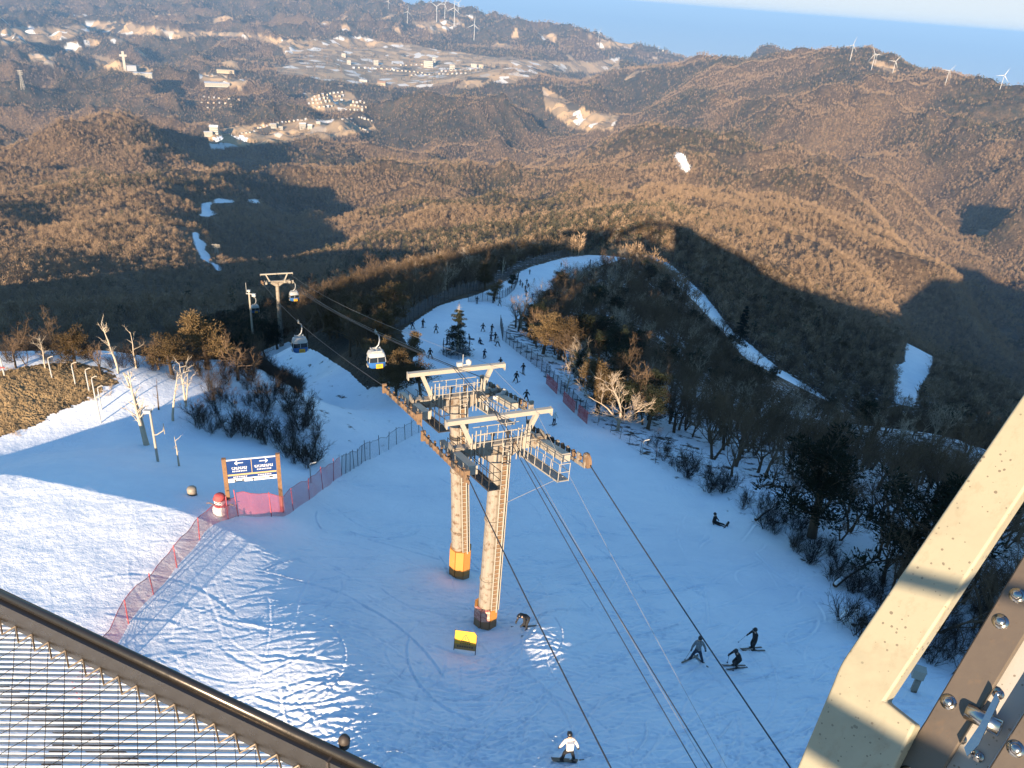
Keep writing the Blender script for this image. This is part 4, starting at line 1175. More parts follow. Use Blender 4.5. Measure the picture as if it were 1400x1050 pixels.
        for q in (-.28, .28):
            for y in np.arange(f0 - .4, f1 * .7, .9):
                y = float(y); m.tube(Vector((lean + XC + q, y, pz(y) - .95)), Vector((lean + XC + q, y, pz(y) + .02)), .02, n=5)
            m.tube(Vector((lean + XC + q, f0 - .4, pz(f0 - .4) + .02)), Vector((lean + XC + q, f1 * .7, pz(f1 * .7) + .02)), .02, n=5)
            m.tube(Vector((lean + XC + q, f0 - .4, pz(f0 - .4) - .45)), Vector((lean + XC + q, f1 * .7, pz(f1 * .7) - .45)), .018, n=5)
        for zz in (-.45, .02): m.tube(Vector((lean + XC - .28, f0 - .4, pz(f0 - .4) + zz)), Vector((lean + XC + .28, f0 - .4, pz(f0 - .4) + zz)), .02, n=5)
        for q in (-.2, .2): m.tube(Vector((lean + XC + q, -.05, pz(0) - .95)), Vector((lean + XC + q, -.05, h)), .03, n=5)
        m.build("catwalk", GALV2 if s > 0 else DKST, root)
        if s > 0 and not lamp:
            m = MB(); c = Vector((lean + XW + .02, f0 - .15, pz(f0) - .05))
            m.lathe(c - Vector((.06, 0, 0)), ((.05, -.02), (.36, 0), (.40, .02), (.36, .06), (.36, .08), (.40, .11), (.05, .14)), 20, (1, 0, 0)); m.build("end_wheel", RUST, root, True)
    if lamp:
        m = MB(); c = top + Vector((.35, .1, gh + .12))
        m.tube(c, c + Vector((0, 0, .75)), .02); m.lathe(c + Vector((.35, 0, .22)), ((.03, -.14), (.16, -.10), (.20, 0), (.15, .11), (.03, .15)), 12, (1, .3, 0)); m.box(c + Vector((-.2, 0, .16)), (.3, .2, .22)); m.tube(c + Vector((-.2, 0, .08)), c + Vector((.5, 0, .10)), .04)
        m.build("weather_sensor", WHITE, root)
        m = MB(); c = top + Vector((1.75, -.55, -.25))
        m.path([c + Vector((0, 0, -.6)), c, c + Vector((.1, 0, .28)), c + Vector((.45, -.05, .35)), c + Vector((.85, -.1, .55)), c + Vector((1.0, -.1, .85))], [.11, .11, .13, .15, .15, .12], 8); m.build("white_duct", WHITE, root, True)
    return root
pylon_a = lift_pylon(FA, 12.3, "tall lift pylon nearest the viewer with pink patched orange padding at its foot", 0, "pink")
pylon_b = lift_pylon(FB, 13.2, "second lift pylon close behind the first, with plain orange padding and a white sensor", -.75, "plain", 1.85, 2.6, 3.2, 4.6, True, pad_h=2.3, low=.16)
pylon_t = lift_pylon(FT, 14.0, "distant lift pylon with a trapezoid head standing beyond the snowy clearing", 0, gh=1.7, half=2.35, back=1.6, front=1.6, coarse=True, hg=3.1)

def pyl(foot, h, x, y, z=0, lean=0): return foot + LC * (x + lean) + LD * y + Vector((0, 0, h + z))
def line_end(px, py, foot, off):
    """where the line's vertical plane meets a line of sight: the ropes pass under the viewing deck there"""
    d = pix_dir(px, py); dv = Vector(d); o = foot + LC * off; n = LC
    k = o.dot(n) / dv.dot(n); return dv * k
for s, pxy, nm in ((-1, (852, 1075), "left"), (1, (1104, 1075), "right")):
    off = s * 2.99
    pa0 = pyl(FA, 12.3, off, -3.6 if s < 0 else -3.9, .05 - GR * 3.6 + .08); pa1 = pyl(FA, 12.3, off, 3.2, .05 + GR * 3.2 + .08)
    pb0 = pyl(FB, 13.2, s * 3.09, -3.0, .05 - GR * 3.0 + .08, -.75); pb1 = pyl(FB, 13.2, s * 3.09, 4.5, .05 + GR * 4.5 + .08, -.75)
    tt = pyl(FT, 14.0, s * 2.84, 0, .1)
    end = line_end(pxy[0], pxy[1], pa0 - Vector((0, 0, 0)), 0.0)
    down = tt + LD * 520 + Vector((0, 0, -225))
    wire("haul_rope", [end + (end - pa0) * .4, pa0, pa1, pb0, pb1, tt, down], .028, CABLE, "thick %s haul rope of the cable car running over the pylon wheels" % nm, "cable", None, 1.1)
    ROPE = globals().setdefault("ROPE", {}); ROPE[s] = (pb1, tt, down)
# thin messenger and earth lines over the lifting frames
def thin(k, xa, pend, rad, mat, lab, gz_=1.9):
    a = pyl(FA, 12.3, xa, 0, gz_); b = pyl(FB, 13.2, xa, 0, gz_ + .1, -.75); t = pyl(FT, 14.0, xa * 1.1, 0, 1.95)
    e = line_end(pend[0], pend[1], FA, xa + .3)
    wire("messenger_cable", [e + (e - a) * .3, a, b, t], rad, mat, lab, "cable", None, .9)
thin(0, -.1, (984, 1060), .020, CABLE, "black messenger cable over the middle of the lifting frames, thickest of the thin lines")
thin(1, -.25, (962, 1060), .018, CABLE, "dark messenger cable just left of the thickest thin line")
thin(2, .15, (978, 1062), .009, CABLE2, "fine bright wire between the two dark messenger cables")
thin(3, 1.9, (1003, 1060), .009, CABLE2, "fine wire from the right arm of the lifting frames down to the viewing deck")
wire("stay_cable", [pyl(FA, 12.3, .4, -.5, -3.4), pyl(FA, 12.3, 1.9, -3.9, .3)], .014, CABLE2, "short pale stay wire from the pylon to its right catwalk", "cable")

def cabin(loc, label, rz, sw=0.0):
    r = empty("gondola_cabin", loc, label, "gondola", "gondola cabins on the line", rz)
    # hanger: grip on the rope at the origin, cabin below
    m = MB(); m.box((0, 0, .02), (.22, .62, .20)); m.tube((0, -.34, .06), (0, -.34, .28), .05); m.tube((0, .34, .06), (0, .34, .28), .05); m.build("grip", GALV2, r)
    m = MB(); m.path([(0, 0, -.05), (.34, 0, -.35), (.40, 0, -1.0), (.28, 0, -1.55), (0, 0, -1.85), (0, 0, -2.0)], [.07, .07, .075, .075, .08, .09], 8); m.build("hanger_arm", WHITE, r, True)
    prof = [(.62, -2.22), (.86, -2.36), (1.0, -2.75), (1.06, -3.35), (.98, -3.62), (.92, -4.05), (.72, -4.20)]
    def ring(k, hx, z, e=.82):
        pts = []
        for i in range(24):
            t = 2 * math.pi * i / 24; c, s = math.cos(t), math.sin(t)
            pts.append((math.copysign(abs(c) ** .38, c) * hx, math.copysign(abs(s) ** .38, s) * hx * e, z))
        return pts
    m = MB(); vs = []
    for hx, z in prof: vs += ring(0, hx, z)
    n = 24; fs = [(i * n + k, i * n + (k + 1) % n, (i + 1) * n + (k + 1) % n, (i + 1) * n + k) for i in range(len(prof) - 1) for k in range(n)]
    m.add(vs, [f for f in fs[:24]], 0); m.add(vs, fs[24:48], 0); m.add(vs, fs[72:], 1); m.add(vs, [tuple(range(n)), tuple(range(len(vs) - 1, len(vs) - 1 - n, -1))], 0)
    m.build("body", [WHITE, BLUE], r, True)
    m = MB(); m.add(vs, fs[48:72]); m.build("window", GLASS, r, True)
    m = MB()
    for t in range(0, 24, 3):
        a = Vector(vs[2 * n + t]); b = Vector(vs[3 * n + t]); c_ = Vector((0, 0, -3)); m.bar(a * 1.012, b * 1.012, .05, .05)
    m.build("window_frame", WHITE, r)
    m = MB()
    for y in (-.5, .5): m.bar((-.6, y, -2.12), (.6, y, -2.12), .08, .10)
    for x in (-.55, 0, .55): m.bar((x, -.62, -2.05), (x, .62, -2.05), .06, .05)
    m.build("roof_rack", WHITE, r)
    m = MB(); m.box((.18, -.90, -3.80), (.78, .05, .52)); sgn = m.build("notice_panel", YELLOW, r)
    m = MB()
    for k, x in enumerate((.0, .16, .32)): m.box((x, -.932, -3.80), (.08, .012, .22))
    m.build("panel_lettering", RUST, sgn)
    m = MB()
    for s in (-1, 1): m.bar((s * 1.02, -.35, -4.0), (s * 1.02, .35, -4.0), .10, .20)
    m.build("ski_rack", GALV2, r)
    r.scale = (.92, .92, .92)
    return r
def on_rope(s, t, sag):
    b, c, d = ROPE[s]
    p = b.lerp(c, t) if t <= 1 else c.lerp(d, t - 1)
    L = (c - b).length if t <= 1 else (d - c).length; tt = t if t <= 1 else t - 1
    p = p.copy(); p.z -= sag * 4 * tt * (1 - tt) * L / 100; return p
def rope_t(s, px_want):
    best = min(range(5, 1400), key=lambda k: abs(float(to_pix(*[np.array(v) for v in on_rope(s, k / 1000, 1.1)])[0]) - px_want) if k < 990 else 1e9); return best / 1000
for s, t, lab in ((1, rope_t(1, 514), "approaching gondola cabin on the right rope, nearest the lift pylons"),
                  (-1, rope_t(-1, 408), "blue and white gondola cabin on the left rope above the snowy clearing"),
                  (1, .975, "gondola cabin passing the right side of the distant pylon"),
                  (-1, 1.06, "shaded gondola cabin on the left rope just beyond the distant pylon"),
                  (-1, 1.22, "small dark gondola cabin far down the left rope below the distant pylon")):
    cabin(on_rope(s, t, 1.1), lab, LANG)
# ------------------------------------------------------------------ fences, signs and posts on the snow
POST = paint("dark_post", (.05, .045, .042, 1), .6)
POSTP = paint("pink_post", (.50, .09, .10, 1), .6)
NETP = paint("pink_net", (.62, .13, .17, 1), .8)
NETR = paint("red_net", (.45, .07, .07, 1), .8)
NETG = paint("grey_net", (.10, .11, .13, 1), .8)
WOODM = paint("brown_timber", (.23, .125, .06, 1), .75, 0, (.15, .08, .04, 1), 5.0, (.45, .6), .3)
SIGNB = paint("navy_sign", (.012, .045, .17, 1), .4)
SIGNW = paint("white_lettering", (.70, .70, .70, 1), .5)
SIGNT = paint("tan_sign_band", (.52, .36, .16, 1), .5)
SNOWM = paint("packed_snow", (.80, .80, .80, 1), .8, 0, None, 4, (.5, .6), .5)

def ground_path(pix, step=1.0, rmin=18.0):
    pts = [G(a, b, rmin) for a, b in pix]
    out = []
    for a, b in zip(pts, pts[1:]):
        n = max(1, int(round((b - a).length / step)))
        for k in range(n):
            p = a.lerp(b, k / n); out.append(Vector((p.x, p.y, float(height(p.x, p.y)))))
    out.append(pts[-1]); return out
def fence(name, pix, h, label, cell=.07, strand=.013, postgap=2.4, netmat=None, postmat=None, lean=.0, rail=False, step=.6, post_r=.03, gaps=(), group="fences along the ski run"):
    r = empty(name, G(*pix[0]), label, "fence", group); o = r.location.copy()
    pts = [p - o for p in ground_path(pix, step)]
    L = [0.0]
    for a, b in zip(pts, pts[1:]): L.append(L[-1] + (b - a).length)
    def at(s):
        i = max(0, min(len(pts) - 2, int(np.searchsorted(L, s)) - 1)); t = (s - L[i]) / max(1e-6, L[i + 1] - L[i])
        return pts[i].lerp(pts[i + 1], t)
    rn = random.Random(len(label)); total = L[-1]
    m = MB(); n = max(1, int(h / cell)); wv = lambda s: 1 + .06 * math.sin(s * 1.3) + .05 * math.sin(s * 3.1)
    off = lambda s, z: Vector((lean * z + .05 * math.sin(s * 1.7 + z), .05 * math.cos(s * 2.3), 0))
    k = 0; s = 0.0
    prof = []
    while s < total:
        prof.append(s); s += step
    prof.append(total)
    for q in range(n + 1):
        z = .04 + (h - .05) * q / n
        vs = []
        for s in prof:
            p = at(s) + off(s, z); vs += [p + Vector((0, 0, z * wv(s))), p + Vector((0, 0, z * wv(s) + strand))]
        m.add(vs, [(2 * i, 2 * i + 2, 2 * i + 3, 2 * i + 1) for i in range(len(prof) - 1)])
    s = 0.0
    while s < total:
        a = at(s); b = at(min(total, s + strand)); z1 = h * wv(s)
        m.add([a + off(s, 0), b + off(s, 0), b + off(s, h) + Vector((0, 0, z1)), a + off(s, h) + Vector((0, 0, z1))], [(0, 1, 2, 3)]); s += cell
    m.build("net", netmat, r)
    s = 0.0
    while s <= total + .01:
        a = at(min(s, total)); m = MB(); j = Vector((rn.uniform(-.12, .12), rn.uniform(-.12, .12), 0))
        m.tube(a - Vector((0, 0, .3)), a + j + Vector((lean * h, 0, h * rn.uniform(1.05, 1.25))), post_r, n=6); m.build("post", postmat, r); s += postgap * rn.uniform(.85, 1.15)
    if rail:
        m = MB(); m.path([at(s) + off(s, h) + Vector((0, 0, h * wv(s))) for s in prof], .02, 5); m.build("top_rope", postmat, r)
    return r
fence("netting_fence", [(112,962),(138,918),(160,880),(176,852),(198,826),(234,786),(262,752),(281,727),(303,712),(326,706)], 1.35, "sagging pink net fence climbing from under the deck to the snowman", .06, .017, 2.6, NETP, POSTP, -.05, True)
fence("netting_fence", [(326,706),(354,706),(388,707),(414,690),(440,671),(467,650)], 1.75, "tall pink net fence in front of the blue signboard", .06, .015, 2.6, NETP, POSTP, -.05, True)
fence("netting_fence", [(467,650),(484,641),(498,631),(506,628)], 1.75, "short grey net fence with a faded pink patch, uphill of the wire fence", .07, .012, 1.0, NETG, POST, 0, True)
fence("wire_fence", [(506,628),(522,620),(545,606),(575,590)], 1.7, "thin grey wire fence running behind the left wheels of the pylon", .14, .010, 1.9, NETG, POST, 0, True)
fence("netting_fence", [(540,449),(575,430),(604,414),(652,397),(682,384),(702,371),(735,360),(766,351),(800,346),(838,342)], 2.6, "long grey net fence along the upper left edge of the ski run", .22, .05, 3.0, NETG, POST, 0, True, 1.5, .06)
fence("netting_fence", [(640,413),(660,412),(676,411),(692,406),(703,396),(707,388),(709,377)], 2.0, "curved grey net fence round the tree island of the upper run", .2, .04, 2.2, NETG, POST, 0, True, 1.2, .05)
fence("netting_fence", [(684,445),(687,465),(708,482),(724,494),(737,504),(746,514)], 2.0, "grey net fence at the left tip of the dark wood", .16, .034, 2.2, NETG, POST, 0, True, 1.0, .05)
fence("netting_fence", [(746,514),(768,540),(790,562),(802,573)], 2.0, "grey net fence carrying three red panels beside the pale crooked tree", .15, .03, 2.0, NETG, POST, 0, True, .9, .05)
fence("wire_fence", [(802,573),(840,594),(876,622),(915,645)], 1.5, "thin wire fence along the wood edge under the bright whitish tree", .22, .012, 3.0, NETG, POST, 0, True, .8)
fence("netting_fence", [(746,411),(768,395),(794,378),(818,366)], 2.6, "grey net fence on the inner side of the upper bend", .22, .05, 3.0, NETG, POST, 0, True, 1.5, .06)
ga = [G(*p) for p in ((606,478),(606,486),(618,491),(634,491),(642,484),(641,476))]
fence("netting_fence", [(606,478),(605,485),(614,490),(628,492),(641,486),(642,477)], 1.7, "ring of grey netting round the fenced off spruce", .14, .03, 1.2, NETG, POST, 0, True, .6, .04)
for (a, b, t, lab) in (((746,526),(761,541),.45,"left of the three red net panels on the grey fence"), ((769,551),(785,567),.5,"middle of the three red net panels on the grey fence"), ((789,570),(802,582),.5,"right of the three red net panels on the grey fence")):
    p0, p1 = G(*a), G(*b); m = MB(); d = (p1 - p0); nn = 14
    for q in range(nn + 1):
        z = .25 + 1.6 * q / nn; m.add([p0 + Vector((0, -.08, z)), p1 + Vector((0, -.08, z)), p1 + Vector((0, -.08, z + .07)), p0 + Vector((0, -.08, z + .07))], [(0, 1, 2, 3)])
    nx_ = max(8, int(d.length / .14))
    for q in range(nx_ + 1):
        c = p0 + d * (q / nx_); e = d.normalized() * .07; m.add([c + Vector((0, -.07, .25)), c + e + Vector((0, -.07, .25)), c + e + Vector((0, -.07, 1.9)), c + Vector((0, -.07, 1.9))], [(0, 1, 2, 3)])
    o = m.build("net_panel", NETR); tag(o, lab, "net", "red panels on the fence")

# blue direction board on two timber posts
def hangul_block(m, x, z, s, y, rn):
    """one syllable-like block of strokes"""
    t = s * .13
    k = rn.randint(0, 3)
    m.box((x - s * .22, y, z + s * .18), (s * .42, .004, t)); m.box((x - s * .38, y, z + s * .02), (t, .004, s * .42))
    if k != 1: m.box((x - s * .22, y, z - s * .12), (s * .42, .004, t))
    m.box((x + s * .24, y, z + s * .02), (t, .004, s * .62))
    if k % 2: m.box((x + s * .36, y, z + s * .04), (s * .2, .004, t))
    m.box((x, y, z - s * .38), (s * .7, .004, t))
    if k > 1: m.box((x + s * .3, y, z - s * .28), (t, .004, s * .25))
s0 = G(312, 683); h0 = up_size(312, 683, 627)[1]
def pxy(v): return [float(q) for q in to_pix(np.array(v.x), np.array(v.y), np.array(v.z))]
best = None
for yaw_ in range(-40, 60):                       # the board is level: turn it until its top edge runs as it should
    d_ = Vector((math.cos(math.radians(yaw_)), math.sin(math.radians(yaw_)), 0)); t0_ = s0 + Vector((0, 0, h0))
    w_ = 1.0
    while pxy(t0_ + d_ * w_)[0] < 379 and w_ < 8: w_ += .02
    e_ = abs(pxy(t0_ + d_ * w_)[1] - 620)
    if best is None or e_ < best[0]: best = (e_, yaw_, w_)
sang = math.radians(best[1]); SW = best[2]; sd_ = Vector((math.cos(sang), math.sin(sang), 0)) * SW
s1 = s0 + sd_; s1.z = float(height(s1.x, s1.y))
sign = empty("direction_sign", s0, "navy blue direction board with white arrows on two brown timber posts", "sign", None, sang)
dz = s1.z - s0.z; h1 = h0 - dz
m = MB(); m.box((0, 0, h0 / 2 - .2), (.26, .22, h0 + .4)); m.build("post", WOODM, sign)
m = MB(); m.box((SW, 0, dz + h1 / 2 - .2), (.26, .22, h1 + .4)); m.build("post", WOODM, sign)
bz = (h0 + dz + h1) / 2; H_ = 1.62 * SW / 3.2; sl = math.atan2(dz + h1 - h0, SW)
rot = Matrix.Identity(3)
class TB(MB):
    def box(self, c, size, M=None, mat=0):
        c = rot @ (Vector(c)) + Vector((SW / 2, -.12, bz - H_ / 2 - .12)); MB.box(self, c, size, rot, mat)
bw = SW - .30
m = TB(); m.box((0, 0, 0), (bw, .05, H_)); board = m.build("board", SIGNB, sign)
m = TB(); m.box((0, 0, H_ / 2 + .03), (bw, .09, .06)); m.build("snow_cap", SNOWM, sign)
m = TB(); m.box((0, -.028, -.16 * H_), (bw, .006, .07 * H_)); m.box((0, -.028, .18 * H_), (.035, .006, .62 * H_)); m.build("tan_band", SIGNT, board)
m = TB(); m.box((0, -.030, -.41 * H_), (bw, .006, .175 * H_)); m.build("lower_strip", SIGNW, board)
m = TB(); rn = random.Random(4)
for s in (-1, 1):
    cx = s * bw * .25
    m.box((cx, -.030, .37 * H_), (.17 * bw, .004, .035 * H_))
    for q in (-1, 1):
        a = cx + s * .085 * bw; tm = MB(); of_ = Vector((SW / 2, -.12, bz - H_ / 2 - .12)); tm.bar(Vector((a, -.030, .37 * H_)) + of_, Vector((a - s * .05 * bw, -.030, .37 * H_ + q * .085 * H_)) + of_, .004, .032 * H_); m.add(tm.v, tm.f)
    n = 4 if s < 0 else 5
    for k in range(n): hangul_block(m, cx + (k - (n - 1) / 2) * .078 * bw, (.15 if s < 0 else .16) * H_, .155 * H_, -.030, rn)
    for k in range(9): m.box((cx + (k - 4) * .034 * bw, -.030, .0), (.020 * bw, .004, .055 * H_))
    for k in range(8): m.box((cx + (k - 3.5) * .036 * bw, -.030, -.26 * H_), (.022 * bw, .004, .045 * H_))
m.build("sign_lettering", SIGNW, board)
m = TB()
for x in (-.36, -.2): m.box((x * bw, -.034, -.41 * H_), (.03 * bw, .004, .10 * H_))
m.box((.1 * bw, -.034, -.41 * H_), (.34 * bw, .004, .03 * H_)); m.box((.38 * bw, -.034, -.40 * H_), (.08 * bw, .004, .07 * H_))
m.build("strip_lettering", POST, board)

# snowman with a red hat and scarf
sp = G(303, 703); H = up_size(303, 703, 676)[1]
sm = empty("snowman", sp, "snowman with red hat and scarf behind the pink net", "snowman")
def blob(m, c, r, sq=1.0, n=14, mat=0):
    c = Vector(c); prof = [(max(.01, r * math.sin(math.pi * k / 9)), -r * sq * math.cos(math.pi * k / 9)) for k in range(10)]; m.lathe(c, prof, n, mat=mat)
k = H / 1.7
m = MB(); blob(m, (0, 0, .45 * k), .58 * k, .9); blob(m, (0, 0, 1.15 * k), .40 * k, .95); m.build("body", SNOWM, sm, True)
m = MB(); m.lathe((0, 0, 1.36 * k), ((.44 * k, -.02), (.46 * k, .03 * k), (.38 * k, .06 * k), (.36 * k, .26 * k), (.25 * k, .36 * k), (.05, .38 * k)), 14); m.build("hat", NETR, sm, True)
m = MB(); m.lathe((0, 0, .82 * k), ((.36 * k, -.05 * k), (.42 * k, .0), (.42 * k, .08 * k), (.36 * k, .12 * k)), 14); m.box((.34 * k, -.2 * k, .55 * k), (.14 * k, .10 * k, .55 * k)); m.build("scarf", NETR, sm)
m = MB()
for s in (-1, 1): blob(m, (s * .14 * k, -.36 * k, 1.22 * k), .05 * k)
m.bar((-.16 * k, -.39 * k, 1.02 * k), (.16 * k, -.39 * k, 1.02 * k), .03, .04); m.build("face", RUBBER, sm)
m = MB()
for s in (-1, 1): m.path([(s * .4 * k, 0, .75 * k), (s * .75 * k, -.05, .95 * k), (s * .95 * k, -.05, .9 * k)], .03, 5)
m.build("arm", WOODM, sm)

# yellow warning board by the pylon
wp = G(635, 892)
wn_ = empty("warning_sign", wp, "small yellow warning board with a triangle standing by the front pylon", "sign", None, math.radians(-4))
WH = up_size(635, 892, 868)[1]; WW = WH * .92
t_ = math.radians(12); rotw = Matrix.Rotation(-t_, 3, 'X')
def wpt(x, z, y=0.0): return rotw @ Vector((x, y, z))
m = MB(); pts = [wpt(-WW / 2, .38 * WH), wpt(WW / 2, .38 * WH), wpt(WW / 2, .86 * WH), wpt(WW * .38, WH), wpt(-WW / 2, WH)]; m.prism(pts, rotw @ Vector((0, .03, 0))); pan = m.build("panel", YELLOW, wn_)
m = MB(); m.prism([wpt(-WW / 2, .12 * WH), wpt(WW / 2, .12 * WH), wpt(WW / 2, .372 * WH), wpt(-WW / 2, .372 * WH)], rotw @ Vector((0, .03, 0))); m.build("lower_panel", paint("tan_panel", (.36, .21, .07, 1), .6), wn_)
m = MB()
for s in (-1, 1): m.bar(wpt(s * WW / 2, -.25, .02), wpt(s * WW / 2, WH * (1.03 if s < 0 else .88), .02), .04, .04)
m.build("frame", POST, wn_)
m = MB(); tr = [(-.20 * WW, .52 * WH), (.20 * WW, .52 * WH), (0, .86 * WH)]
for a, b in zip(tr, tr[1:] + tr[:1]): m.bar(wpt(a[0], a[1], -.006), wpt(b[0], b[1], -.006), .03 * WW, .008, up=(0, 1, 0))
m.bar(wpt(0, .60 * WH, -.006), wpt(0, .74 * WH, -.006), .03 * WW, .008, up=(0, 1, 0)); m.build("warning_triangle", POST, pan)
m = MB()
for i_ in range(7): m.box(wpt((i_ - 3) * .11 * WW, .27 * WH, -.006), (.07 * WW, .006, .07 * WH), rotw)
for i_ in range(5): m.box(wpt((i_ - 2) * .10 * WW, .42 * WH, -.006), (.06 * WW, .006, .05 * WH), rotw)
m.build("sign_lettering", POST, pan)

# posts, lamps and small fittings
def pole(name, fx, fy, ty, label, cat, rad=.07, mat=None, arm=None, group=None, rmin=18, rng=None):
    if rng:
        p_ = P(fx, fy, rng); g = Vector((p_[0], p_[1], float(height(p_[0], p_[1])))); H = 0
        while float(to_pix(np.array(g.x), np.array(g.y), np.array(g.z + H))[1]) > ty: H += .2
    else: g, H = up_size(fx, fy, ty, rmin)
    r = empty(name, g, label, cat, group)
    m = MB(); m.path([(0, 0, -.3), (0, 0, H * .5), (0, 0, H)], [rad, rad * .9, rad * .75], 8); m.build("mast", mat or GALV2, r)
    if arm: arm(r, H)
    return r
def arm_lights(r, H):
    m = MB(); m.box((0, 0, H - .25), (.9, .10, .10)); m.build("crossbar", GALV2, r)
    for s in (-1, 1):
        m = MB(); m.box((s * .42, -.12, H - .02), (.32, .22, .26)); m.build("floodlight", GALV2, r)
def arm_side(r, H):
    m = MB(); m.path([(0, 0, H * .52), (.35, -.2, H * .56), (.9, -.3, H * .66), (1.0, -.3, H * .74)], .045, 6); m.tube((.98, -.3, H * .6), (.98, -.3, H * .8), .03); m.build("side_arm", GALV2, r)
    m = MB(); m.box((-.1, -.1, H - .1), (.5, .3, .22)); m.tube((.2, 0, H), (.5, -.2, H + .5), .04); m.build("camera_head", WHITE, r)
def arm_hook(r, H):
    m = MB(); m.path([(0, 0, H), (.05, 0, H + .18), (.45, -.1, H + .42), (.6, -.12, H + .42)], .05, 6); m.build("hook", GALV2, r)
def arm_radio(r, H):
    m = MB(); m.box((.2, -.1, H - .6), (1.5, .14, .14)); m.box((1.0, -.2, H - .75), (.7, .5, .55)); m.tube((-.5, 0, H - .4), (-.5, 0, H + 1.6), .04); m.box((0, 0, H), (.6, .5, .3)); m.build("antenna_head", WHITE, r)
pole("camera_pole", 216, 631, 560, "slim steel pole with a side arm standing in snow beside the split dead tree", "pole", .10, None, arm_side)
pole("radio_mast", 346, 462, 398, "pale steel mast with a box head left of the distant pylon", "mast", .24, GALV2, arm_radio, None, 90, 150.0)
for k, (fx, fy, ty, lab) in enumerate(((71,516,492,"bare white hooked rope post on the grass, leftmost of the row"), (103,525,500,"white rope post with a bent top near the right of the grass mound"), (122,535,508,"hooked white rope post just below the bent one"), (131,548,519,"tall hooked white rope post at the edge of the grass"), (139,560,532,"hooked white rope post in the snow, second from the foot of the row"), (138,578,546,"lowest hooked white rope post of the row"))):
    pole("rope_post", fx, fy, ty, lab, "post", .06, WHITE, arm_hook, "rope posts by the grass mound")
def arm_red(r, H):
    m = MB(); m.box((.05, -.1, H * .42), (.4, .06, .12)); m.build("red_tag", NETR, r)
pole("rope_post", 6, 513, 486, "white post with a red tag at the far left of the mound", "post", .07, WHITE, arm_red, "rope posts by the grass mound")
def arm_cane(r, H):
    m = MB(); m.path([(0, 0, H), (.1, -.05, H + .2), (.55, -.2, H + .45)], .05, 6); m.build("bent_top", WHITE, r)
pole("bent_lamp_post", 425, 660, 636, "white bent post behind the tall pink net", "post", .06, WHITE, arm_cane, "bent white posts along the run")
pole("bent_lamp_post", 877, 622, 604, "white bent post beside the right edge of the run, lower one", "post", .06, WHITE, arm_cane, "bent white posts along the run")
pole("bent_lamp_post", 819, 577, 565, "white bent post in the wire fence near the right red panel", "post", .05, WHITE, arm_cane, "bent white posts along the run")
# snow covered bollard and boxes
g = G(263, 676); m = MB(); m.lathe((0, 0, -.1), ((.30, 0), (.30, .55), (.24, .65), (.05, .68)), 12); o = m.build("bollard", GALV, None, True, g); tag(o, "small grey drum standing alone in the snow left of the signboard", "bollard")
g = G(1249, 944); H = up_size(1249, 944, 915)[1]
ub = empty("utility_box", g, "grey utility box on a post in snow, framed by the cream beam", "utility box", None, math.radians(-20))
m = MB(); m.box((0, 0, H * .3), (.30, .24, H * .9)); m.build("post", GALV, ub)
m = MB(); m.box((-.12, 0, H * .80), (.62, .50, H * .34)); m.box((-.12, 0, H * .985), (.68, .56, .03)); m.build("housing", GALV2, ub)
# rock with a snow cap at the edge of the run
g = G(1172, 850); bm = bmesh.new(); bmesh.ops.create_icosphere(bm, subdivisions=3, radius=1.0)
for v in bm.verts:
    n_ = 1 + .28 * math.sin(v.co.x * 5 + 1) * math.cos(v.co.y * 4) + .16 * math.sin(v.co.z * 9 + v.co.x * 6); v.co = Vector((v.co.x * 1.0, v.co.y * .8, v.co.z * .75)) * n_
me = bpy.data.meshes.new("boulder"); bm.to_mesh(me); bm.free()
m_, n_, l_, b_ = new_mat("boulder"); ge = n_.new("ShaderNodeNewGeometry"); sx = n_.new("ShaderNodeSeparateXYZ"); l_.new(ge.outputs['Normal'], sx.inputs[0])
c_ = mixc(n_, l_, noise(n_, l_, 3, 5, .7, ge.outputs['Position']), (.03, .026, .022, 1), (.10, .08, .065, 1))
l_.new(mixc(n_, l_, ramp(n_, l_, math_n(n_, l_, 'SUBTRACT', math_n(n_, l_, 'ADD', sx.outputs[2], math_n(n_, l_, 'MULTIPLY', noise(n_, l_, 2, 4, .6, ge.outputs['Position']), .6)), math_n(n_, l_, 'MULTIPLY', sx.outputs[0], .55)), .55, .66), c_, (.84, .86, .88, 1)), b_.inputs['Base Color']); b_.inputs['Roughness'].default_value = .85
me.materials.append(m_); o = bpy.data.objects.new("boulder", me); COL.objects.link(o); o.location = g; tag(o, "dark boulder under a snow cap at the right edge of the run", "boulder")
# ------------------------------------------------------------------ skiers and snowboarders
SKIN = paint("skin", (.52, .33, .24, 1), .6)
CL = {"black": (.012, .012, .014, 1), "navy": (.02, .03, .06, 1), "grey": (.13, .14, .15, 1), "white": (.62, .62, .62, 1), "pinkwhite": (.62, .48, .43, 1), "blue": (.03, .09, .26, 1), "red": (.40, .05, .04, 1), "tan": (.30, .22, .13, 1)}
CLM = {k: paint("cloth_" + k, v, .85, 0, tuple(min(1, c * 1.9) for c in v[:3]) + (1,) if k in ("grey", "pinkwhite") else None, 18, (.5, .56)) for k, v in CL.items()}
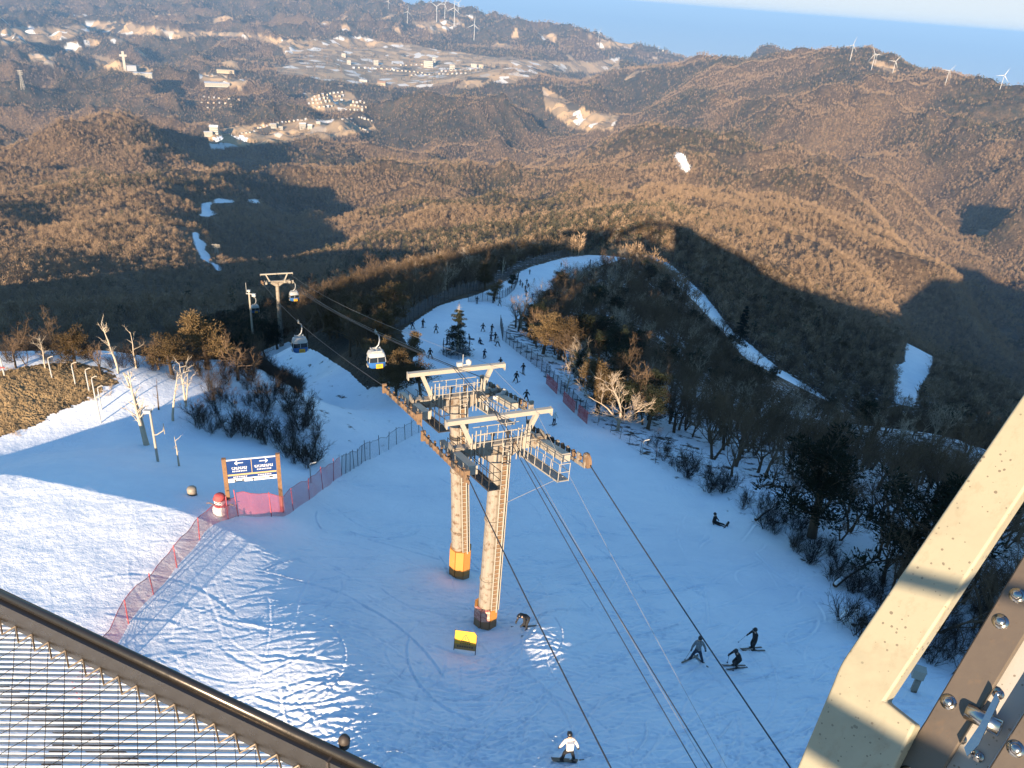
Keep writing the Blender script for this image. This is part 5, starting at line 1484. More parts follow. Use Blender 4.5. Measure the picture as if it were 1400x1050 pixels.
# poses: joint positions in metres, facing -y, up z (pelvis, chest, neck, head, shoulders, elbows, hands, hips, knees, feet)
def pose(pel, lean, twist=0, legs=((-.12, 0, 0), (.12, 0, 0)), knee=(.06, .06), arms=((-.42, -.12, .95), (.42, -.12, .95)), headf=.0):
    """lean: chest offset from the pelvis; legs: foot positions; arms: hand positions; knee: how far knees come forward"""
    pel = Vector(pel); ch = pel + Vector(lean); up = (ch - pel).normalized()
    side = Vector((math.cos(twist), math.sin(twist), 0)); J = {}
    J['pel'] = pel; J['mid'] = pel.lerp(ch, .5); J['chest'] = ch; J['neck'] = ch + up * .16; J['head'] = J['neck'] + (up + Vector((0, -headf, .15))).normalized() * .16
    for k, s in ((0, -1), (1, 1)):
        sh = ch + side * s * .19 + up * .06; hd = Vector(arms[k]); el = sh.lerp(hd, .5) + Vector((s * .07, .06, -.05))
        J['sh%d' % k] = sh; J['el%d' % k] = el; J['ha%d' % k] = hd
        hip = pel + side * s * .10 - Vector((0, 0, .04)); ft = Vector(legs[k]); kn = hip.lerp(ft, .5) + Vector((0, -knee[k], .02))
        J['hip%d' % k] = hip; J['kn%d' % k] = kn; J['an%d' % k] = ft + Vector((0, .04, .09)); J['ft%d' % k] = ft + Vector((0, -.14, .05))
    return J
BONES = [('pel', 'mid'), ('mid', 'chest'), ('chest', 'neck'), ('neck', 'head')] + [(a % k, b % k) if '%' in a else (a, b % k) for k in (0, 1) for a, b in (('chest', 'sh%d'), ('sh%d', 'el%d'), ('el%d', 'ha%d'), ('pel', 'hip%d'), ('hip%d', 'kn%d'), ('kn%d', 'an%d'), ('an%d', 'ft%d'))]
RADI = {'pel': .155, 'mid': .15, 'chest': .165, 'neck': .065, 'head': .10, 'sh': .095, 'el': .068, 'ha': .05, 'hip': .115, 'kn': .085, 'an': .075, 'ft': .06}
def body_mesh(J, mats):
    names = list(J); me = bpy.data.meshes.new("body"); me.from_pydata([tuple(J[k]) for k in names], [(names.index(a), names.index(b)) for a, b in BONES], [])
    o = bpy.data.objects.new("body_source", me); COL.objects.link(o)
    md = o.modifiers.new("skin", 'SKIN'); md.use_smooth_shade = True
    for k, n_ in enumerate(names):
        r = RADI.get(n_.rstrip('01'), .08); me.skin_vertices[0].data[k].radius = (r, r)
    me.skin_vertices[0].data[names.index('pel')].use_root = True
    o.modifiers.new("sub", 'SUBSURF').levels = 1
    dg = bpy.context.evaluated_depsgraph_get(); dg.update()
    out = bpy.data.meshes.new_from_object(o.evaluated_get(dg)); bpy.data.objects.remove(o); bpy.data.meshes.remove(me)
    out.name = "body"
    segs = [(J[a], J[b], 2 if ('kn' in b or 'an' in b or 'hip' in b) else 3 if 'ft' in b else 0 if b == 'head' else 1) for a, b in BONES]
    for p in out.polygons:
        c = p.center; best = (9, 1)
        for a, b, t in segs:
            ab = b - a; q = a + ab * max(0, min(1, (c - a).dot(ab) / ab.length_squared)); d = (c - q).length
            if d < best[0]: best = (d, t)
        p.material_index = best[1]; p.use_smooth = True
    return out
POSES = {
 "stride": pose((0, 0, .82), (0, -.10, .42), 0, ((-.38, .05, 0), (.34, .02, 0)), (.03, .05), ((-.42, -.12, .80), (.36, -.05, .72)), .1),
 "crouch": pose((0, .14, .66), (0, -.22, .38), 0, ((-.14, 0, 0), (.14, .02, 0)), (.22, .22), ((-.30, -.36, .78), (.28, -.38, .76)), .35),
 "upright": pose((0, .02, .86), (0, -.10, .43), 0, ((-.12, 0, 0), (.12, .03, 0)), (.08, .08), ((-.34, -.30, .92), (.34, -.28, .92)), .15),
 "bend": pose((0, .18, .80), (0, -.40, .24), 0, ((-.14, .10, 0), (.22, -.05, 0)), (.06, .10), ((-.22, -.48, .58), (.20, -.44, .60)), .5),
 "wedge": pose((0, .05, .78), (0, -.12, .42), 0, ((-.30, 0, 0), (.30, 0, 0)), (.10, .10), ((-.44, -.20, .78), (.44, -.20, .78)), .15),
 "board": pose((0, .05, .78), (.02, -.12, .43), .1, ((-.27, 0, .05), (.27, 0, .05)), (.12, .12), ((-.42, -.10, .72), (.42, -.14, .76)), .2),
 "sit": pose((0, .12, .16), (0, .10, .42), 0, ((-.16, -.62, .02), (.16, -.60, .02)), (-.02, -.02), ((-.34, .12, .10), (.34, -.05, .22)), .2),
}
SKIM = paint("ski", (.05, .05, .06, 1), .35); SKIR = paint("bright_ski", (.25, .26, .28, 1), .35); BOARDM = paint("snowboard", (.03, .03, .035, 1), .4)
HELM = {k: paint("helmet_" + k, v, .35) for k, v in (("black", (.012, .012, .013, 1)), ("white", (.65, .65, .65, 1)), ("grey", (.15, .15, .16, 1)))}
_cache = {}
def ski_mesh(L=1.6):
    m = MB(); prof = [(-L * .47, .0, .05), (-L * .40, 0, .055), (0, 0, .045), (L * .36, 0, .058), (L * .44, .02, .052), (L * .49, .07, .03)]
    vs = []
    for y, z, w in prof: vs += [(-w, -y, z + .005), (w, -y, z + .005), (w, -y, z + .03), (-w, -y, z + .03)]
    n = len(prof); fs = [(i * 4 + k, i * 4 + (k + 1) % 4, i * 4 + 4 + (k + 1) % 4, i * 4 + 4 + k) for i in range(n - 1) for k in range(4)] + [(3, 2, 1, 0), (n * 4 - 4, n * 4 - 3, n * 4 - 2, n * 4 - 1)]
    m.add(vs, fs); m.box((0, .02, .05), (.08, .32, .05)); return m
_ski = ski_mesh()
def board_mesh():
    m = MB(); vs = []; prof = [(-.78, .06, .08), (-.70, .0, .13), (-.35, 0, .14), (0, 0, .125), (.35, 0, .14), (.70, 0, .13), (.78, .06, .08)]
    for x, z, w in prof: vs += [(x, -w, z + .005), (x, w, z + .005), (x, w, z + .03), (x, -w, z + .03)]
    n = len(prof); m.add(vs, [(i * 4 + k, i * 4 + (k + 1) % 4, i * 4 + 4 + (k + 1) % 4, i * 4 + 4 + k) for i in range(n - 1) for k in range(4)] + [(3, 2, 1, 0), (n * 4 - 4, n * 4 - 3, n * 4 - 2, n * 4 - 1)])
    for s in (-1, 1): m.box((s * .27, 0, .05), (.14, .24, .05))
    return m
_board = board_mesh()
def person(px, py, ps, label, jacket="black", trousers="black", helmet="black", face=0.0, skis=((-12, 0), (12, 0)), board=False, size=1.0, rmin=18, poles=(), group="skiers on the run", near=False, mirror=False, pack=None):
    g = G(px, py, rmin); r = empty("person", g, label, "person", group, math.radians(face)); r.scale = (-size if mirror else size, size, size)
    # stand square to the slope: tilt the whole figure's skis, keep the body upright
    J = POSES[ps]; key = (ps, jacket, trousers)
    if key not in _cache:
        me = body_mesh(J, None)
        for t in (SKIN, CLM[jacket], CLM[trousers], RUBBER): me.materials.append(t)
        _cache[key] = me
    b = bpy.data.objects.new("body", _cache[key]); COL.objects.link(b); b.parent = r
    hd = J['head']; m = MB()
    prof = [(max(.012, .128 * math.sin(math.pi * k / 10)), -.135 * math.cos(math.pi * k / 10)) for k in range(3, 11)]
    m.lathe(hd + Vector((0, .02, .03)), prof, 14); m.build("helmet", HELM[helmet], r, True)
    if near:
        m = MB(); m.box(hd + Vector((0, -.105, .02)), (.17, .05, .075)); m.build("goggles", GLASS, r)
        m = MB(); m.box(hd + Vector((0, -.115, -.035)), (.03, .03, .04)); m.box(hd + Vector((0, -.098, -.075)), (.06, .02, .015)); m.build("face", SKIN, r)
        for k in (0, 1):
            h_ = J['ha%d' % k]; d = (h_ - J['el%d' % k]).normalized(); m = MB(); a = d.cross(Vector((0, 0, 1)))
            a = a.normalized() if a.length > .05 else Vector((1, 0, 0)); c = d.cross(a)
            m.path([h_ - d * .05, h_, h_ + d * .06], [.045, .052, .042], 8)
            for q in range(4):
                p = h_ + d * .055 + a * (q - 1.5) * .022; m.path([p, p + d * .04 + c * .008, p + d * .055 + c * .035, p + d * .035 + c * .05], [.012, .012, .011, .009], 6)
            p = h_ + a * .045; m.path([p, p + a * .03 + d * .02, p + a * .025 + d * .045 + c * .02], [.014, .013, .010], 6)
            m.build("glove", RUBBER, r, True)
    if pack:
        m = MB(); c = J['chest'] + Vector((0, .17, -.12)); m.box(c, (.30, .16, .42)); m.box(c + Vector((0, .09, -.06)), (.22, .04, .24)); m.build("backpack", CLM[pack], r)
    gx_, gy_ = g.x, g.y; e = .4
    sx = float(height(gx_ + e, gy_) - height(gx_ - e, gy_)) / (2 * e); sy = float(height(gx_, gy_ + e) - height(gx_, gy_ - e)) / (2 * e)
    c, s = math.cos(math.radians(face)), math.sin(math.radians(face)); lx, ly = sx * c + sy * s, -sx * s + sy * c
    tilt = Euler((math.atan(ly), -math.atan(lx), 0)).to_matrix()
    if board:
        o = bpy.data.objects.new("snowboard", _cache.setdefault("board", tree_mesh(_board, "snowboard", BOARDM))); COL.objects.link(o); o.parent = r
        o.rotation_euler = tilt.to_euler()
        if ps == "sit": o.location = J['ft0'].lerp(J['ft1'], .5) + Vector((0, -.08, 0)); o.rotation_euler = (math.radians(60), 0, 0)
    elif skis:
        for k, (a, dy) in enumerate(skis):
            o = bpy.data.objects.new("ski", _cache.setdefault("ski", tree_mesh(_ski, "ski", SKIM))); COL.objects.link(o); o.parent = r
            f = J['an%d' % k]; q = tilt @ Vector((f.x, f.y - .04 + dy, 0)); o.location = (f.x, f.y - .04 + dy, q.z * .9 if True else 0)
            o.rotation_euler = (tilt @ Matrix.Rotation(math.radians(a), 3, 'Z')).to_euler()
    M = Matrix.Translation(g) @ Matrix.Rotation(math.radians(face), 4, 'Z') @ Matrix.Scale(size, 4)
    for k, d in poles:
        h_ = J['ha%d' % k]; a = M @ (h_ + Vector((0, 0, .06))); b_ = M @ (h_ + Vector(d))
        gr_ = float(height(b_.x, b_.y)); b_.z = max(b_.z, gr_)
        m = MB(); m.tube(a, b_, .011, .008, 6); m.lathe(b_.lerp(a, .06), ((.05, -.004), (.05, .004)), 8, a - b_); m.tube(a, a + (a - b_).normalized() * .06, .018, n=6)
        tag(m.build("ski_pole", SKIM), ("left" if k == 0 else "right") + "-side ski pole held by the " + label[:60].split(" with")[0].split(" in ")[0], "ski pole", "ski poles")
    return r
person(951, 903, "stride", "skier in a grey patterned jacket striding with skis spread wide", "grey", "navy", "black", 172, ((38, 0), (-42, 0)), poles=((1, (.28, .25, -.75)),), near=True)
person(1005, 912, "crouch", "skier in black crouching low between two other skiers", "black", "black", "black", -70, ((-6, 0), (4, 0)), poles=((0, (-.05, .05, -.75)), (1, (.05, .0, -.75))), near=True)
person(1028, 888, "upright", "skier in black leaning back beyond the crouching one", "black", "black", "black", -76, ((4, 0), (-3, 0)), poles=((0, (-.1, -.45, -.7)),), near=True)
person(717, 859, "bend", "skier in black with white gloves bending beside the front pylon", "black", "black", "black", -50, ((-48, 0), (32, 0)), near=True)
person(776, 1040, "board", "snowboarder in a pale pink and white jacket at the bottom of the run", "pinkwhite", "black", "black", 188, board=True, near=True, pack="white")
person(979, 716, "sit", "snowboarder in black sitting at the right edge of the run", "black", "black", "black", 60, board=True, near=True)
person(757, 581, "upright", "skier in a white jacket and dark trousers below the right lift arms", "white", "navy", "white", 150, ((8, 0), (-8, 0)))
mid = [(719,548,"wedge","black","black","skier in black with legs set wide, alone above the right lift arms",180),
 (705,522,"stride","black","black","skier in black leaning forward, middle of the run above the pylons",150),
 (715,511,"upright","black","grey","skier in a black jacket and grey trousers next to the fence corner",200),
 (684,501,"crouch","black","black","dark crouching skier just beyond the upper lifting frame",190),
 (687,545,"sit","blue","navy","person in blue sitting in the snow behind the rear pylon",100),
 (662,489,"crouch","navy","black","dark small skier in open snow right of the fenced spruce",170),
 (588,490,"stride","black","black","skier in black at the left edge near the green evergreen",200),
 (611,471,"upright","grey","navy","skier in grey standing left of the fenced spruce",120),
 (596,455,"wedge","grey","black","skier in grey in wedge stance on the left of the run",180),
 (578,448,"upright","black","black","dark skier near the left fence, right one of a pair",160),
 (564,450,"stride","navy","black","dark skier near the left fence, left one of a pair",220),
 (660,453,"wedge","black","black","skier in black with arms out beyond the fenced spruce",180),
 (672,455,"upright","black","black","dark upright skier beside the left tip of the fence",150),
 (671,466,"crouch","navy","black","dark crouched skier at the left of the group by the fence tip",170),
 (677,467,"upright","black","black","dark skier in the middle of the group by the fence tip",200),
 (680,473,"stride","white","black","pale jacketed skier striding in front of the group by the fence tip",190),
 (643,464,"sit","black","black","dark figure sitting in the snow beyond the fenced spruce, left one",90),
 (657,470,"sit","navy","black","dark figure sitting sideways in the snow, right of another sitter",40),
 (652,415,"upright","black","black","dark skier at the left end of the curved island fence",180),
 (674,414,"upright","black","black","dark skier standing close to the curved island fence",170),
 (683,418,"stride","grey","black","grey skier just right of the curved island fence",190),
 (719,405,"upright","black","black","dark skier lowest of the queue on the upper run",180),
 (711,390,"upright","navy","black","dark skier leftmost in the queue on the upper run",180),
 (714,393,"crouch","black","black","low dark skier in the queue on the upper run",180),
 (720,389,"upright","black","black","dark skier topmost in the queue on the upper run",180),
 (722,395,"stride","black","navy","dark skier rightmost in the queue on the upper run",180),
 (718,398,"upright","black","black","dark skier in the middle of the queue on the upper run",180),
 (730,387,"wedge","white","white","skier in white on the upper run",180),
 (728,409,"upright","blue","black","skier in blue on the narrow part of the upper run",180),
 (724,375,"upright","black","black","dark skier right beside the upper left fence",180),
 (763,396,"upright","black","navy","dark tall skier beside the inner fence of the upper bend",180),
 (767,365,"upright","black","black","dark skier in the lit part of the upper run",180),
 (807,360,"upright","black","black","dark skier alone near the top bend",180),
 (828,352,"upright","tan","black","skier in tan near the top bend",180),
 (839,354,"upright","blue","black","skier in blue farthest along the top bend",180)]
for px, py, ps, ja, tr_, lab, fc in mid:
    person(px, py, ps, lab, ja, tr_, "black", fc, ((RNG.uniform(-14, 4), 0), (RNG.uniform(-4, 14), 0)) if ps != "sit" else None, rmin=40)
# ------------------------------------------------------------------ the viewing deck we stand on
def on_plane(px, py, o, n):
    d = Vector(pix_dir(px, py)); n = Vector(n); return d * (Vector(o).dot(n) / d.dot(n))
def dirty(name, col, spec=.5, metal=0.0, specks=True, rough=.45):
    m, n, l, b = new_mat(name); tc = n.new("ShaderNodeTexCoord"); v = tc.outputs['Object']
    c = mixc(n, l, noise(n, l, 5, 4, .6, v), tuple(q * .90 for q in col[:3]) + (1,), col)
    if specks:
        vo = n.new("ShaderNodeTexVoronoi"); l.new(v, vo.inputs['Vector']); vo.inputs['Scale'].default_value = 70; vo.inputs['Randomness'].default_value = 1
        sz = math_n(n, l, 'MULTIPLY', ramp(n, l, noise(n, l, 26, 3, .6, v), .36, .74), .34)
        sp = math_n(n, l, 'LESS_THAN', vo.outputs['Distance'], sz)
        sp2 = math_n(n, l, 'MULTIPLY', sp, .75)
        c = mixc(n, l, sp2, c, (.10, .075, .05, 1))
        mp = n.new('ShaderNodeMapping'); l.new(v, mp.inputs[0]); mp.inputs['Scale'].default_value = (9, 9, 1.2)
        c = mixc(n, l, math_n(n, l, 'MULTIPLY', ramp(n, l, noise(n, l, 2.2, 6, .75, mp.outputs[0]), .54, .74), .45), c, (.20, .12, .06, 1))
        c = mixc(n, l, ramp(n, l, noise(n, l, 3.2, 5, .7, v), .50, .80), c, tuple(q * .72 for q in col[:3]) + (1,))
    l.new(c, b.inputs['Base Color']); b.inputs['Metallic'].default_value = metal
    l.new(ramp(n, l, noise(n, l, 40, 4, .7, v), .2, .8, (rough * .75,) * 3 + (1,), (rough * 1.25,) * 3 + (1,)), b.inputs['Roughness'])
    bp = n.new("ShaderNodeBump"); bp.inputs['Strength'].default_value = .12; bp.inputs['Distance'].default_value = .002
    l.new(noise(n, l, 90, 3, .6, v), bp.inputs['Height']); l.new(bp.outputs[0], b.inputs['Normal'])
    return m
CREAM = dirty("cream_painted_steel", (.33, .295, .205, 1))
BROWNP = dirty("brown_grey_steel", (.115, .09, .068, 1), .4, .2, True, .4)
PALEP = dirty("pale_steel_panel", (.33, .31, .285, 1))
CHROME = dirty("stainless_steel", (.42, .40, .38, 1), .5, 1.0, False, .22)
RAILM = dirty("black_bronze_rail", (.075, .066, .058, 1), .5, .75, False, .30)
WIREM = paint("net_wire", (.035, .036, .042, 1), .45, .4)
WIREB = paint("bronze_wire", (.16, .12, .085, 1), .45, .4)
SLAT = dirty("white_grating", (.70, .68, .66, 1), .4, 0, False, .5)
DARKB = paint("dark_brown_beam", (.045, .034, .028, 1), .6)

# outer edge rail with its laced wire net, lower left
ZR_ = -1.55
a = on_plane(-260, 684, (0, 0, ZR_), (0, 0, 1)); b = on_plane(640, 1109, (0, 0, ZR_), (0, 0, 1))
rd = (b - a).normalized(); inw = Vector((rd.y, -rd.x, 0))           # towards the deck
if inw.dot(-a) < 0: inw = -inw
rl = empty("deck_rail", (a + b) / 2, "dark metal edge rail of the viewing deck with a laced wire net below it", "railing"); O_ = rl.location.copy()
la = a - O_; lb = b - O_
W0 = .032; H0 = .078
m = MB()
m.bar(la + inw * (W0 / 2) + Vector((0, 0, -H0 / 2 - .006)), lb + inw * (W0 / 2) + Vector((0, 0, -H0 / 2 - .006)), W0, H0)
m.build("side_channel", RAILM, rl)
m = MB(); m.path([la + inw * .008, lb + inw * .008], .0115, 16); m.build("round_rail", RAILM, rl, True)
t_ = (on_plane(452, 1034, (0, 0, ZR_), (0, 0, 1)) - a).dot(rd)
m = MB(); m.box(la + rd * t_ + inw * (W0 / 2) + Vector((0, 0, -H0 / 2 - .006)), (W0 + .006, .006, H0 + .004), Matrix((inw, rd, Vector((0, 0, 1)))).transposed()); m.build("joint_seam", DARKB, rl)
t_ = (on_plane(468, 1020, (0, 0, ZR_), (0, 0, 1)) - a).dot(rd)
m = MB(); m.lathe(la + rd * t_ - inw * .02, ((.012, -.01), (.014, .012), (.009, .022), (.002, .025)), 12); m.build("end_knob", DARKB, rl, True)
# net plane: down and back under the deck
dn = (inw * .80 + Vector((0, 0, -.60))).normalized(); n0 = la + inw * (W0 + .004) + Vector((0, 0, -H0 + .0))
LN = (lb - la).length; cw, chh = .062, .040; DEP = 1.5; m = MB(); mb2 = MB()
nn = int(LN / cw); rows = int(DEP / chh)
for fam in (1, -1):
    for k in range(-rows, nn + rows):
        pts = []
        for q in range(rows + 1):
            x = (k + fam * q * .5) * cw
            if 0 <= x <= LN: pts.append(n0 + rd * x + dn * (q * chh) + (inw.cross(rd)) * (.0022 * (1 if q % 2 else -1) * fam))
        if len(pts) > 1: m.path(pts, .0010, 4, False)
m.build("wire_net", WIREM, rl)
for k in range(nn * 1):
    p = n0 + rd * (k * cw); mb2.path([p + Vector((0, 0, .012)) - inw * .004, p + rd * cw * .5 + dn * .022, p + rd * cw + Vector((0, 0, .012)) - inw * .004], .0028, 5, False)
mb2.build("lacing", WIREB, rl)

# bar grating and beams one level down
ZG = -2.75
gp = lambda x, y: on_plane(x, y, (0, 0, ZG), (0, 0, 1))
g0 = gp(0, 950); gdir = (gp(180, 952) - g0).normalized(); gnor = Vector((-gdir.y, gdir.x, 0))
if gnor.dot(-g0) < 0: gnor = -gnor
gr_ = empty("floor_grating", g0, "white bar grating of the lower deck seen through the wire net", "grating")
sp = abs((gp(0, 957.6) - g0).dot(gnor)); m = MB()
for k in range(-16, 22):
    o = gnor * (k * sp)
    right = 1.9 if k < -4 else 1.9
    th = .0017 if k < -3 else .0040
    # the grating stops short of the outer edge
    e0 = gp(0, 846) - g0; e1 = gp(470, 1072) - g0; ed = (e1 - e0); t1 = 9.0
    den = gdir.x * ed.y - gdir.y * ed.x
    if abs(den) > 1e-6: t1 = ((e0 - o).x * ed.y - (e0 - o).y * ed.x) / den
    t1 = min(t1, 1.9)
    if t1 > -1.4: m.bar(gdir * -1.6 + o, gdir * t1 + o, th * 1.3, .022)
m.build("bearing_bars", SLAT, gr_)
m = MB(); q0 = gp(-30, 918) - g0; q1 = gp(250, 1075) - g0
m.bar(q0 + Vector((0, 0, -.06)) - (q1 - q0) * .4, q1 + Vector((0, 0, -.06)) + (q1 - q0) * .3, .045, .06); m.build("cross_beam", DARKB, gr_)
m = MB(); q0 = gp(96, 966) - g0; q1 = gp(40, 1062) - g0
m.bar(q0 + Vector((0, 0, -.10)), q1 + Vector((0, 0, -.10)) + (q1 - q0) * .5, .05, .05); m.build("strut", WIREB, gr_)

# painted steel frame, lower right: a cut plate box section with bolted rails beside it
fo = Vector(pix_dir(1230, 880)) * 1.75
vdir = Vector(pix_dir(1230, 880)); fn = (-vdir * 1.0 + Vector((-.55, .0, .25))).normalized()
fp = lambda x, y, off=0.0: on_plane(x, y, fo + fn * off, fn)
def plate(m, outline, off, thick):
    pts = [fp(x, y, off) - O2 for x, y in outline]; m.prism(pts, fn * -thick)
fr = empty("steel_frame", fo, "cream painted steel beam with a bent foot crossing the lower right corner", "steel beam"); O2 = fr.location.copy()
m = MB()
def arc(p0, p1, p2, n=7):
    return [tuple((1 - t) ** 2 * p0[k] + 2 * t * (1 - t) * p1[k] + t * t * p2[k] for k in (0, 1)) for t in [i / n for i in range(n + 1)]]
outl = [(1440, 478)] + arc((1162, 888), (1147, 908), (1140, 930)) + [(1072, 1090)]
plate(m, outl + [(1208, 1090), (1222, 1050), (1252, 991), (1210, 958), (1440, 610)], 0, .05)
beam = m.build("beam", CREAM, fr)
mod = beam.modifiers.new("edge", 'BEVEL'); mod.width = .006; mod.segments = 3; mod.limit_method = 'ANGLE'
fr2 = empty("bolted_rail", fp(1310, 950), "brown grey steel rail with round bolts beside the cream beam", "steel rail"); O2 = fr2.location.copy()
m = MB(); plate(m, [(1470, 640), (1470, 755), (1290, 1052), (1262, 1100), (1190, 1100), (1222, 1050), (1265, 985)], -.05, .02); r1 = m.build("rail_plate", BROWNP, fr2)
m = MB(); plate(m, [(1470, 862), (1470, 1100), (1320, 1100), (1352, 1050)], -.035, .02); r2 = m.build("rail_plate", BROWNP, fr2)
m = MB(); plate(m, [(1470, 756), (1470, 861), (1352, 1048), (1322, 1100), (1264, 1100), (1291, 1052)], -.085, .012); m.build("web_panel", PALEP, fr2)
for par in (r1, r2):
    par.modifiers.new("edge", 'BEVEL').width = .003
U = (fp(1330, 950) - fp(1300, 950)).normalized()
for x, y, off in ((1391, 814, -.05), (1368, 850, -.05), (1297, 960, -.05), (1389, 1024, -.035), (1240, 1058, -.05)):
    m = MB(); c = fp(x, y, off) - O2
    m.lathe(c - fn * .001, ((.0165, 0), (.0165, .003), (.0, .0031)), 16, fn); m.lathe(c + fn * .002, ((.0105, 0), (.0105, .004), (.0095, .007), (.006, .0095), (.002, .0105)), 16, fn)
    m.build("bolt", CHROME, fr2, True)
m = MB()
p0 = fp(1322, 972, -.045) - O2; p1 = fp(1368, 996, -.045) - O2; m.path([p0, p1], .018, 14); m.build("pivot_tube", CHROME, fr2, True)
m = MB(); m.prism([fp(x, y, -.02) - O2 for x, y in ((1362, 946), (1366, 958), (1338, 1018), (1322, 1034), (1318, 1022), (1340, 990))], fn * -.008); m.build("bracket", CHROME, fr2)
for x, y in ((1365, 949), (1314, 1010), (1337, 1034)):
    m = MB(); c = fp(x, y, -.083) - O2; m.lathe(c, ((.012, 0), (.012, .004), (.006, .0045), (.006, .016), (.001, .017)), 12, fn); m.build("bolt", CHROME, fr2, True)
# rail behind the viewer whose shadow crosses the beam
qa = fp(1225, 786); qb = fp(1330, 812); e_ = (qb - qa).normalized(); sdv = Vector(SUN_DIR)
ha = qa - sdv * 3.2 - e_ * 1.2; hb = qb - sdv * 3.2 + e_ * 1.2
m = MB(); m.bar(ha, hb, .034, .034); o = m.build("handrail", CREAM); tag(o, "cream handrail of the viewing deck behind the viewpoint", "handrail")
qa = fp(1060, 955); qb = fp(1240, 1065); e_ = (qb - qa).normalized(); ha = qa - sdv * 3.6 - e_ * .5; hb = qb - sdv * 3.6 + e_ * .16  # round bar added out of view to shade the beam's bent foot
m = MB(); m.path([ha, hb], .062, 16); o = m.build("shade_post", CREAM, None, True); tag(o, "round cream post added behind the viewpoint to shade the foot of the beam", "post")

# deck structure and lodge behind the viewpoint: they cast the long shadows on the hill beyond
TE = math.tan(SUN_EL); SV = Vector((math.sin(SUN_AZ), math.cos(SUN_AZ), 0)); UV = Vector((math.cos(SUN_AZ), -math.sin(SUN_AZ), 0))
def uw(u, w, s): return UV * u + SV * s + Vector((0, 0, w - TE * s))
m = MB()
dk = [(-33,-16.2),(-24,-9.8),(-13,-5.6),(12,-5.4),(20,-9.5),(20,-13.5),(4,-12.0),(2,-7.4),(-14,-7.4),(-24,-13.0),(-33,-18)]
m.prism([uw(u, w, -6.0) for u, w in dk], SV * -7.0); o = m.build("viewing_deck", GALV); tag(o, "long steel viewing deck carried above the summit", "viewing deck")
lodge = empty("summit_lodge", uw(18, -24.6, -26) , "summit lodge behind the viewing deck that shades the right bank", "building"); LO = lodge.location.copy()
m = MB(); m.prism([uw(u, w, -18) - LO for u, w in ((3.2,-27),(3.2,-11.5),(13,-8.5),(22,-11),(33,-15),(46,-19.5),(60,-25),(60,-29))], SV * -16); m.build("wall", PALEP, lodge)
m = MB(); m.prism([uw(u, w, -17) - LO for u, w in ((2.6,-11.5),(13,-8.3),(22.2,-10.8),(22,-11.05),(13,-8.55),(2.6,-11.75))], SV * -18); m.build("roof", BROWNP, lodge)
for k in range(8):
    m = MB(); c = uw(6 + k * 3.4, -15.5 - k * .6, -17.93) - LO; m.box(c, (1.8, .08, 1.5), Matrix((UV, SV, Vector((0, 0, 1)))).transposed()); m.build("window", GLASS, lodge)
# ------------------------------------------------------------------ far things: turbines, masts, buildings
TURB = paint("turbine_white", (.46, .46, .46, 1), .4)
WALLW = paint("pale_render", (.46, .42, .355, 1), .7); WALLT = paint("tan_render", (.50, .40, .28, 1), .7); WALLG = paint("grey_render", (.36, .37, .40, 1), .7)
ROOFD = paint("dark_roof", (.10, .085, .08, 1), .7); ROOFW = paint("snowy_roof", (.55, .55, .57, 1), .8); ROOFR = paint("brown_roof", (.30, .18, .11, 1), .7)
def turbine(fx, fy, hy, lab, rot0, yaw, group):
    g = G(fx, fy, 900)
    if g is None: return
    r = math.hypot(g.x, g.y); g_, H = g, 0
    lo, hi = 0.0, 600.0
    for _ in range(40):
        mid_ = (lo + hi) / 2
        y = float(to_pix(np.array(g.x), np.array(g.y), np.array(g.z + mid_))[1])
        if y > hy: lo = mid_
        else: hi = mid_
    H = max(25, lo); root = empty("wind_turbine", g, lab, "wind turbine", group, math.atan2(-g.x, g.y) + yaw)
    m = MB(); m.path([(0, 0, -5), (0, 0, H * .5), (0, 0, H)], [H * .025, H * .020, H * .015], 10); m.build("tower", TURB, root)
    m = MB(); m.bar((0, -H * .06, H * 1.01), (0, H * .08, H * 1.01), H * .05, H * .055); m.build("nacelle", TURB, root)
    m = MB(); m.lathe((0, -H * .10, H * 1.01), ((.001, -H * .03), (H * .022, -H * .005), (H * .03, H * .03)), 10, (0, 1, 0)); m.build("hub", TURB, root)
    for k in range(3):
        a = rot0 + k * 2 * math.pi / 3; d = Vector((math.sin(a), 0, math.cos(a))); s = Vector((math.cos(a), 0, -math.sin(a))); c = Vector((0, -H * .095, H * 1.01)); L = H * .58
        m = MB(); n = Vector((0, H * .008, 0))
        m.prism([c + d * L * .02 - s * H * .010, c + d * L * .2 - s * H * .014, c + d * L, c + d * L + s * H * .006, c + d * L * .22 + s * H * .022, c + d * L * .02 + s * H * .014], n); m.build("blade", TURB, root)
for q in ((1162,83,62,"first wind turbine from the left on the right mountain's bare crest",.25),(1191,96,74,"wind turbine at the upper end of the tan clearing on the ridge",1.6),(1196,88,76,"wind turbine just behind the one at the upper end of the clearing",.9),(1220,101,84,"wind turbine at the lower end of the tan clearing on the ridge",.55),(1292,116,97,"wind turbine alone between the clearing and the last turbine",.65),(1367,122,103,"last wind turbine near the right end of the ridge",.35)):
    turbine(q[0], q[1], q[2], q[3], q[4], RNG.uniform(-.6, .6), "wind turbines on the right mountain")
